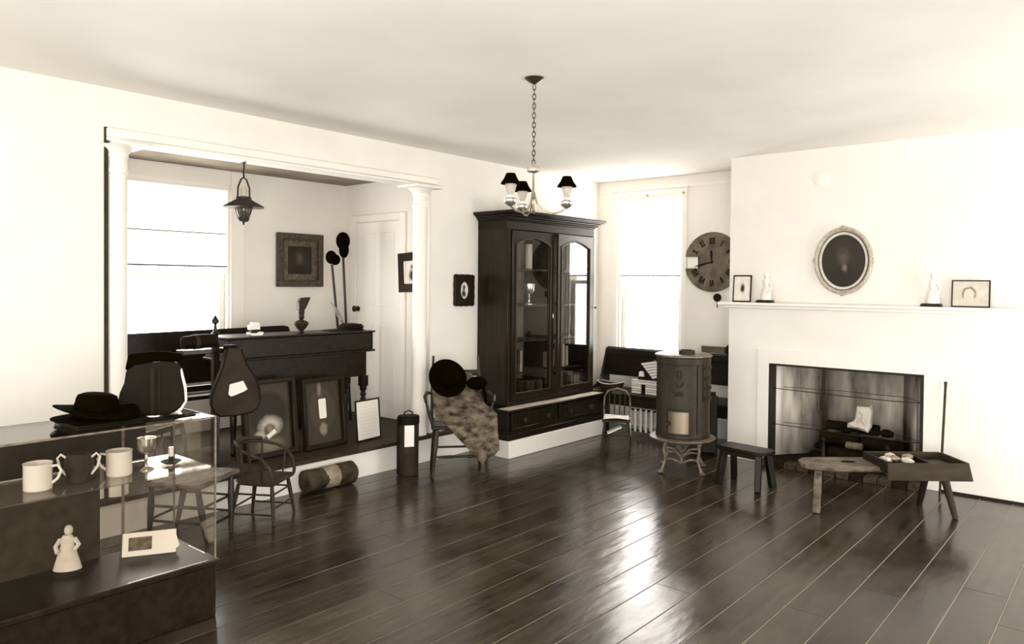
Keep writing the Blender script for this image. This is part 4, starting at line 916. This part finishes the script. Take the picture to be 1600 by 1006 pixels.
for sy in (-1, 1):
    yy = sy*.13
    lt_ = MB(); q = .0085
    lt_.tube([(-.135, yy, .21), (-.06, yy, .195), (0, yy, .125), (.06, yy, .195), (.135, yy, .21)], q, 8)
    lt_.tube([(-.13, yy, .11), (-.07, yy, .115), (0, yy, .085), (.07, yy, .115), (.13, yy, .11)], q, 8)
    lt_.tube([(0, yy, .245), (-.04, yy, .215), (0, yy, .175), (.04, yy, .215), (0, yy, .245)], q*.8, 8)
    lt_.tube([(0, yy, .125), (0, yy, .085)], q, 8); lt_.ell((0, yy, .10), .014, .01, .014)
    obj('lattice', lt_, M['ironlt'], st)

# ------------------------------------------------------------------ corner pew and what is on it
p2 = thing('pew', 'dark wooden pew with a tall solid back under the corner window', 'pew', (-3.6, 6.5, 0))
obj('back_board', MB().prism([(.24, .545), (.235, .82), (.262, .845), (.28, .83), (.285, .545)], -.80, .80, 'x'), M['wood'], p2, bev=.004)
obj('top_rail', MB().box(-.80, .80, .225, .236, .765, .83), M['wood'], p2, bev=.004)
obj('seat', MB().box(-.80, .80, -.21, .24, .40, .43), M['wood'], p2, bev=.004)
obj('seat_rail', MB().box(-.78, .78, -.20, -.18, .31, .399), M['woodz'], p2, bev=.003)
for xx in (-.80, .78): obj('end_panel', MB().prism([(-.21, .001), (-.21, .43), (-.05, .44), (.12, .52), (.225, .82), (.285, .845), (.285, .001)], xx-.0, xx+.02, 'x'), M['woodz'], p2, bev=.004)
t = thing('wooden_tray', 'shallow boat-shaped wooden tray with a pale rim on the corner pew', 'tray', (-4.13, 6.42, .431), R(0))
def hull(s_, z0_): return [(.15*s_*math.cos(2*PI*i/24)*1.0, .09*s_*math.sin(2*PI*i/24)) for i in range(24)]
hv = MB(); vs = []
for (s_, z_) in ((.6, .001), (.85, .04), (1.0, .07), (.95, .07), (.8, .045), (.55, .012)):
    for i in range(24):
        a = 2*PI*i/24; vs.append((.155*s_*math.cos(a), .09*s_*math.sin(a), z_+(.022*math.cos(a)**2 if z_ > .05 else 0)))
hv.add(vs, [(j*24+i, j*24+(i+1) % 24, (j+1)*24+(i+1) % 24, (j+1)*24+i) for j in range(5) for i in range(24)] + [tuple(range(24)), tuple(reversed(range(120, 144)))])
obj('tray_body', hv, M['woodg'], t)
obj('tray_rim', MB().tube([(.152*math.cos(2*PI*i/24), .088*math.sin(2*PI*i/24), .071+.022*math.cos(2*PI*i/24)**2) for i in range(24)], .004, 6, True), M['cream'], t)
obj('tray_handle', MB().tube([(-.14, .02, .09), (-.155, .03, .13), (-.12, .03, .11)], .006, 8), M['woodw'], t)
cb = thing('cabin_model', 'white model log cabin with a dark doorway on the corner pew', 'model cabin', (-3.72, 6.38, .431))
for i in range(6):
    z_ = .006+.0235*i
    for (a, b_) in ((-.135, -.03), (.02, .135)) if i < 4 else ((-.135, .135),):
        obj('log', MB().cyl((a, -.005, z_+.008), (b_, -.005, z_+.008), .0112, n=8), M['cream' if i % 2 else 'ceramic'], cb)
obj('cabin_wall', MB().box(-.13, .13, .002, .11, .001, .14), M['woodg'], cb)
obj('gable', MB().prism([(-.08, .142), (.0, .27), (.13, .27), (.13, .142)], .005, .03), M['wood'], cb)
obj('doorway', MB().box(-.028, .018, -.006, .001, .001, .095), M['ink'], cb)
obj('chimney_top', MB().prism([(-.055, .175), (-.055, .21), (-.045, .225), (-.02, .228), (-.006, .212), (-.004, .175)], -.012, .004), M['ceramic'], cb)
rf = obj('roof', MB().prism([(-.03, .30), (.10, .345), (.16, .34), (.165, .19), (.14, .15), (.10, .155)], -.016, -.008), M['woodg'], cb)
for i in range(6):
    k_ = i/6; x0_ = -.03+k_*.135; z_ = .30-k_*.145
    obj('shingle', MB().prism([(x0_+.003, z_+.006), (.163, z_+.042-k_*.02), (.163, z_+.020-k_*.02), (x0_+.02, z_-.014)], -.024, -.0165), M['ceramic'], cb, bev=.001)
rd = thing('radiator', 'white vertical-column radiator under the corner pew seat', 'radiator', (-3.72, 6.40, 0))
obj('rail', MB().box(-.17, .17, -.01, .03, .262, .275), M['irondk'], rd); obj('rail', MB().box(-.17, .17, -.0, .02, .06, .07), M['irondk'], rd)
for i in range(6): obj('section', MB().box(-.17+.06*i, -.144+.06*i, -.026, -.0105, .055 if i else -.0+.001, .285), M['paint'], rd, bev=.006)
for i in range(6): obj('rear_section', MB().box(-.14+.06*i, -.128+.06*i, .005, .02, .0705, .26), M['cream'], rd, bev=.003)
gb = thing('grey_box', 'long grey cardboard box on the pew back beside the chimney breast', 'box', (-3.19, 6.78, .0)); gb.location.z = .846
obj('box_body', MB().box(-.12, .12, -.018, .035, 0, .05), M['dial'], gb, bev=.002); obj('box_lid', MB().box(-.123, .123, -.02, .037, .0502, .064), M['dial'], gb, bev=.002)
tag(obj('dark_block', MB().lathe([(.03, 0), (.034, .004), (.034, .07), (.022, .085), (.014, .088), (.014, .1)], n=16), M['ink']), 'small dark bottle-shaped jar against the chimney breast corner', 'jar', None, (-3.02, 6.765, .846))
sp2 = thing('upright_crate', 'narrow dark wooden crate standing behind the stove', 'crate', (-2.99, 6.16, 0), R(20))
obj('crate_board', MB().box(-.13, -.005, -.07, -.055, .03, .56), M['wood'], sp2, bev=.003); obj('crate_board', MB().box(.0, .12, -.07, -.055, .03, .53), M['wood'], sp2, bev=.003)
obj('crate_side', MB().box(-.13, -.115, -.054, .07, .001, .54).box(.105, .12, -.054, .07, .001, .52), M['wood'], sp2, bev=.003)
obj('crate_back', MB().box(-.114, .104, .055, .07, .001, .55), M['wood'], sp2, bev=.003)

# ------------------------------------------------------------------ stools and fireplace things
bs = thing('bench_stool', 'low dark wooden bench with splayed legs left of the hearth', 'bench', (-2.27, 5.40, 0), R(-9))
obj('seat', MB().prism([(-.205, -.085), (-.18, -.10), (.16, -.105), (.205, -.07), (.215, 0), (.205, .07), (.16, .105), (-.18, .10), (-.205, .085)], .262, .288, 'z'), M['black2'], bs, bev=.006)
obj('skirt', MB().prism([(-.19, .2615), (-.15, .225), (.12, .225), (.17, .2615)], -.085, -.07).prism([(-.19, .2615), (-.15, .225), (.12, .225), (.17, .2615)], .07, .085), M['wood'], bs, bev=.003)
for sx in (-1, 1):
    for sy in (-1, 1): obj('leg', MB().bar((sx*.145, sy*.06, .2615), (sx*.165, sy*.105, .002), .045, .05), M['black2'], bs, bev=.004)

cb2 = thing('cobbler_bench', "worn wooden cobbler's bench with a tool tray in front of the fireplace", 'bench', (-1.70, 5.13, 0), R(40))
obj('seat', MB().prism([(-.07, 0), (-.06, -.07), (-.02, -.115), (.10, -.14), (.62, -.15), (.62, .15), (.10, .14), (-.02, .115), (-.06, .07)], .285, .322, 'z'), M['woodw'], cb2, bev=.008)
obj('seat_hollow', MB().prism([(.25+.05*math.cos(2*PI*i/16), .0+.03*math.sin(2*PI*i/16)) for i in range(16)], .3222, .3235, 'z'), M['char'], cb2)
tr = obj('tray_side', MB().prism([(.40, .255), (.40, .37), (.925, .37), (.955, .255)], -.235, -.218), M['woodg'], cb2, bev=.004)
obj('tray_side', MB().prism([(.40, .255), (.40, .37), (.925, .37), (.955, .255)], .10, .117), M['woodg'], cb2, bev=.004)
obj('tray_end', MB().box(.395, .412, -.217, .099, .30, .375), M['wood'], cb2, bev=.003)
obj('tray_end', MB().box(.92, .937, -.217, .099, .265, .37), M['woodg'], cb2, bev=.003)
obj('tray_bottom', MB().box(.413, .919, -.217, .099, .323, .333), M['wood'], cb2)
obj('tray_divider', MB().box(.70, .71, -.217, .099, .3335, .36), M['wood'], cb2)
obj('leg', MB().bar((.02, -.075, .2845), (.0, -.10, .002), .045, .03), M['woodw'], cb2, bev=.004)
obj('leg', MB().bar((.10, .08, .2845), (.10, .11, .002), .04, .03), M['wood'], cb2, bev=.004)
obj('leg', MB().turned((.82, -.14, .2545), (.87, -.185, .002), [(0, .026), (1, .018)], 12), M['woodg'], cb2)
obj('leg', MB().turned((.82, .06, .2845), (.80, .12, .002), [(0, .026), (1, .018)], 12), M['woodz'], cb2)
T = Matrix.Translation((-1.70, 5.13, 0)) @ Matrix.Rotation(R(40), 4, 'Z')
for i, (lx, ly, s_) in enumerate(((.47, -.06, .045), (.54, -.02, .05), (.60, -.09, .045), (.66, .02, .04), (.56, .05, .04))):
    p = T @ Vector((lx, ly, .334))
    crump('leather_scrap', ['pale curled scrap at the left end of the bench tray', 'largest pale curled scrap in the middle of the bench tray heap', 'pale scrap at the near edge of the bench tray heap', 'pale scrap at the right of the bench tray heap', 'pale scrap at the back of the bench tray heap'][i], tuple(p), (s_, s_*.8, .04), 10+i, M['quill' if i % 2 else 'cream'], 'scrap')
tag(obj('wooden_stick', MB().turned((-1.095, 6.03, .003), (-1.10, 6.195, .815), [(0, .008), (.4, .009), (.95, .008), (1, .011)], 12), M['bark']), 'long thin stick leaning on the wall right of the fireplace', 'stick')

# wire fender in the opening
wf = thing('wire_fender', 'thin wire fire guard rails across the fireplace opening', 'fire guard')
for z_ in (.635, .333):
    obj('rail', MB().tube([(OX0+.022, FY+.02, z_+.004), (-1.9, FY+.015, z_-.004), (-1.45, FY+.015, z_-.006), (OX1-.022, FY+.02, z_)], .0035, 6), M['irondk'], wf)
    obj('rail', MB().tube([(-2.33, FY+.10, z_+.01), (-1.9, FY+.2, z_+.01), (-1.4, FY+.16, z_+.012), (OX1-.03, FY+.06, z_)], .0022, 6), M['irondk'], wf)
for (xx, yy, m_) in ((-2.13, 6.60, 'ash'), (-2.10, 6.60, 'irondk'), (-2.085, 6.6, 'irondk')):
    obj('hanging_rod', MB().cyl((xx, yy, .30), (xx, yy, .93), .005, n=8), M[m_], wf)
# logs and andirons
HZ = .056
def firelog(label, a, b_, r_, m_, seed):
    rnd = random.Random(seed); a = Vector(a); b_ = Vector(b_)
    prof = [(0, r_*.7)]+[(q/8, r_*rnd.uniform(.88, 1.1)) for q in range(0, 9)]+[(1, r_*.7)]
    o = obj('fire_log', MB().turned((0, 0, 0), tuple(b_-a), prof, 12), M[m_], smooth=50)
    return tag(o, label, 'log', None, tuple(a))
firelog('charred log lying lowest at the back of the fireplace', (-2.04, 6.56, HZ+.075), (-1.56, 6.56, HZ+.075), .056, 'char', 1)
firelog('charred log on the left of the fireplace pile', (-2.06, 6.45, HZ+.185), (-1.76, 6.47, HZ+.185), .056, 'char', 2)
firelog('charred log on the right of the fireplace pile', (-1.73, 6.46, HZ+.18), (-1.42, 6.46, HZ+.18), .056, 'char', 3)
firelog('charred log at the top of the fireplace pile under the white boot', (-2.02, 6.48, HZ+.29), (-1.62, 6.50, HZ+.285), .042, 'char', 4)
firelog('thick charred log in the middle front of the fireplace', (-1.96, 6.37, HZ+.078), (-1.66, 6.36, HZ+.078), .058, 'char', 5)
firelog('ash-grey split log at the right front of the fireplace', (-1.63, 6.36, HZ+.10), (-1.52, 6.40, HZ+.085), .034, 'ash', 6)
firelog('ash-grey log end at the middle front of the fireplace', (-1.82, 6.325, HZ+.17), (-1.70, 6.325, HZ+.17), .030, 'ash', 7)
for i, (lx, ly, lz, s_, lab) in enumerate(((-1.60, 6.36, .0, .05, 'charred lump low at the right of the fire logs'), (-2.06, 6.36, .0, .055, 'charred lump low at the left of the fire logs'),
        (-1.86, 6.44, .245, .05, 'charred lump on the fire logs left of the white boot'), (-1.55, 6.44, .245, .045, 'charred lump on the fire logs right of the white boot'), (-2.03, 6.335, .10, .04, 'small charred lump at the left andiron'), (-1.44, 6.40, .0, .05, 'charred lump at the right end of the hearth floor'))):
    crump('charred_lump', lab, (lx, ly, HZ+lz), (s_*1.3, s_*.7, s_*1.5), 40+i, M['char'], 'cinder')
for i, xx in enumerate((-1.98, -1.50)):
    t = thing('andiron', ['black iron andiron at the left of the fire logs', 'black iron andiron at the right of the fire logs'][i], 'andiron', (xx, 6.275, HZ))
    obj('upright', MB().turned((0, -.012, .0), (0, -.012, .22), [(0, .02), (.1, .012), (.5, .016), (.8, .01), (.9, .02), (1, .004)], 12), M['irondk'], t); obj('bar', MB().box(-.01, .01, 0, .20, .0, .012), M['irondk'], t)
t = thing('white_boot', 'crumpled white boot-shaped bundle lying on top of the fire logs', 'boot', (-1.735, 6.41, .355))
pts = [(-.10, .0), (-.105, .03), (-.06, .05), (-.035, .085), (-.03, .17), (-.02, .19), (.03, .185), (.07, .195), (.085, .15), (.08, .08), (.085, .03), (.06, -.02), (-.02, .0)]
bo = MB(); n_ = len(pts); rings = []
vs = []
for (y_, s_) in ((-.04, .75), (-.028, .95), (0, 1.02), (.028, .95), (.04, .75)):
    for i, (x_, z_) in enumerate(pts):
        rj = random.uniform(-.006, .006); vs.append((x_*s_+rj, y_+random.uniform(-.006, .006), (z_-.08)*s_+.08+rj))
bo.add(vs, [(j*n_+i, j*n_+(i+1) % n_, (j+1)*n_+(i+1) % n_, (j+1)*n_+i) for j in range(4) for i in range(n_)] + [tuple(reversed(range(n_))), tuple(4*n_+i for i in range(n_))])
obj('boot_body', bo, M['cream'], t, smooth=15)
obj('boot_folds', MB().tube([(.0, -.045, .15), (.03, -.05, .12), (.02, -.048, .08), (.05, -.048, .04)], .006, 6).tube([(-.02, -.046, .11), (.01, -.05, .09), (-.01, -.048, .05)], .005, 6), M['cream'], t)
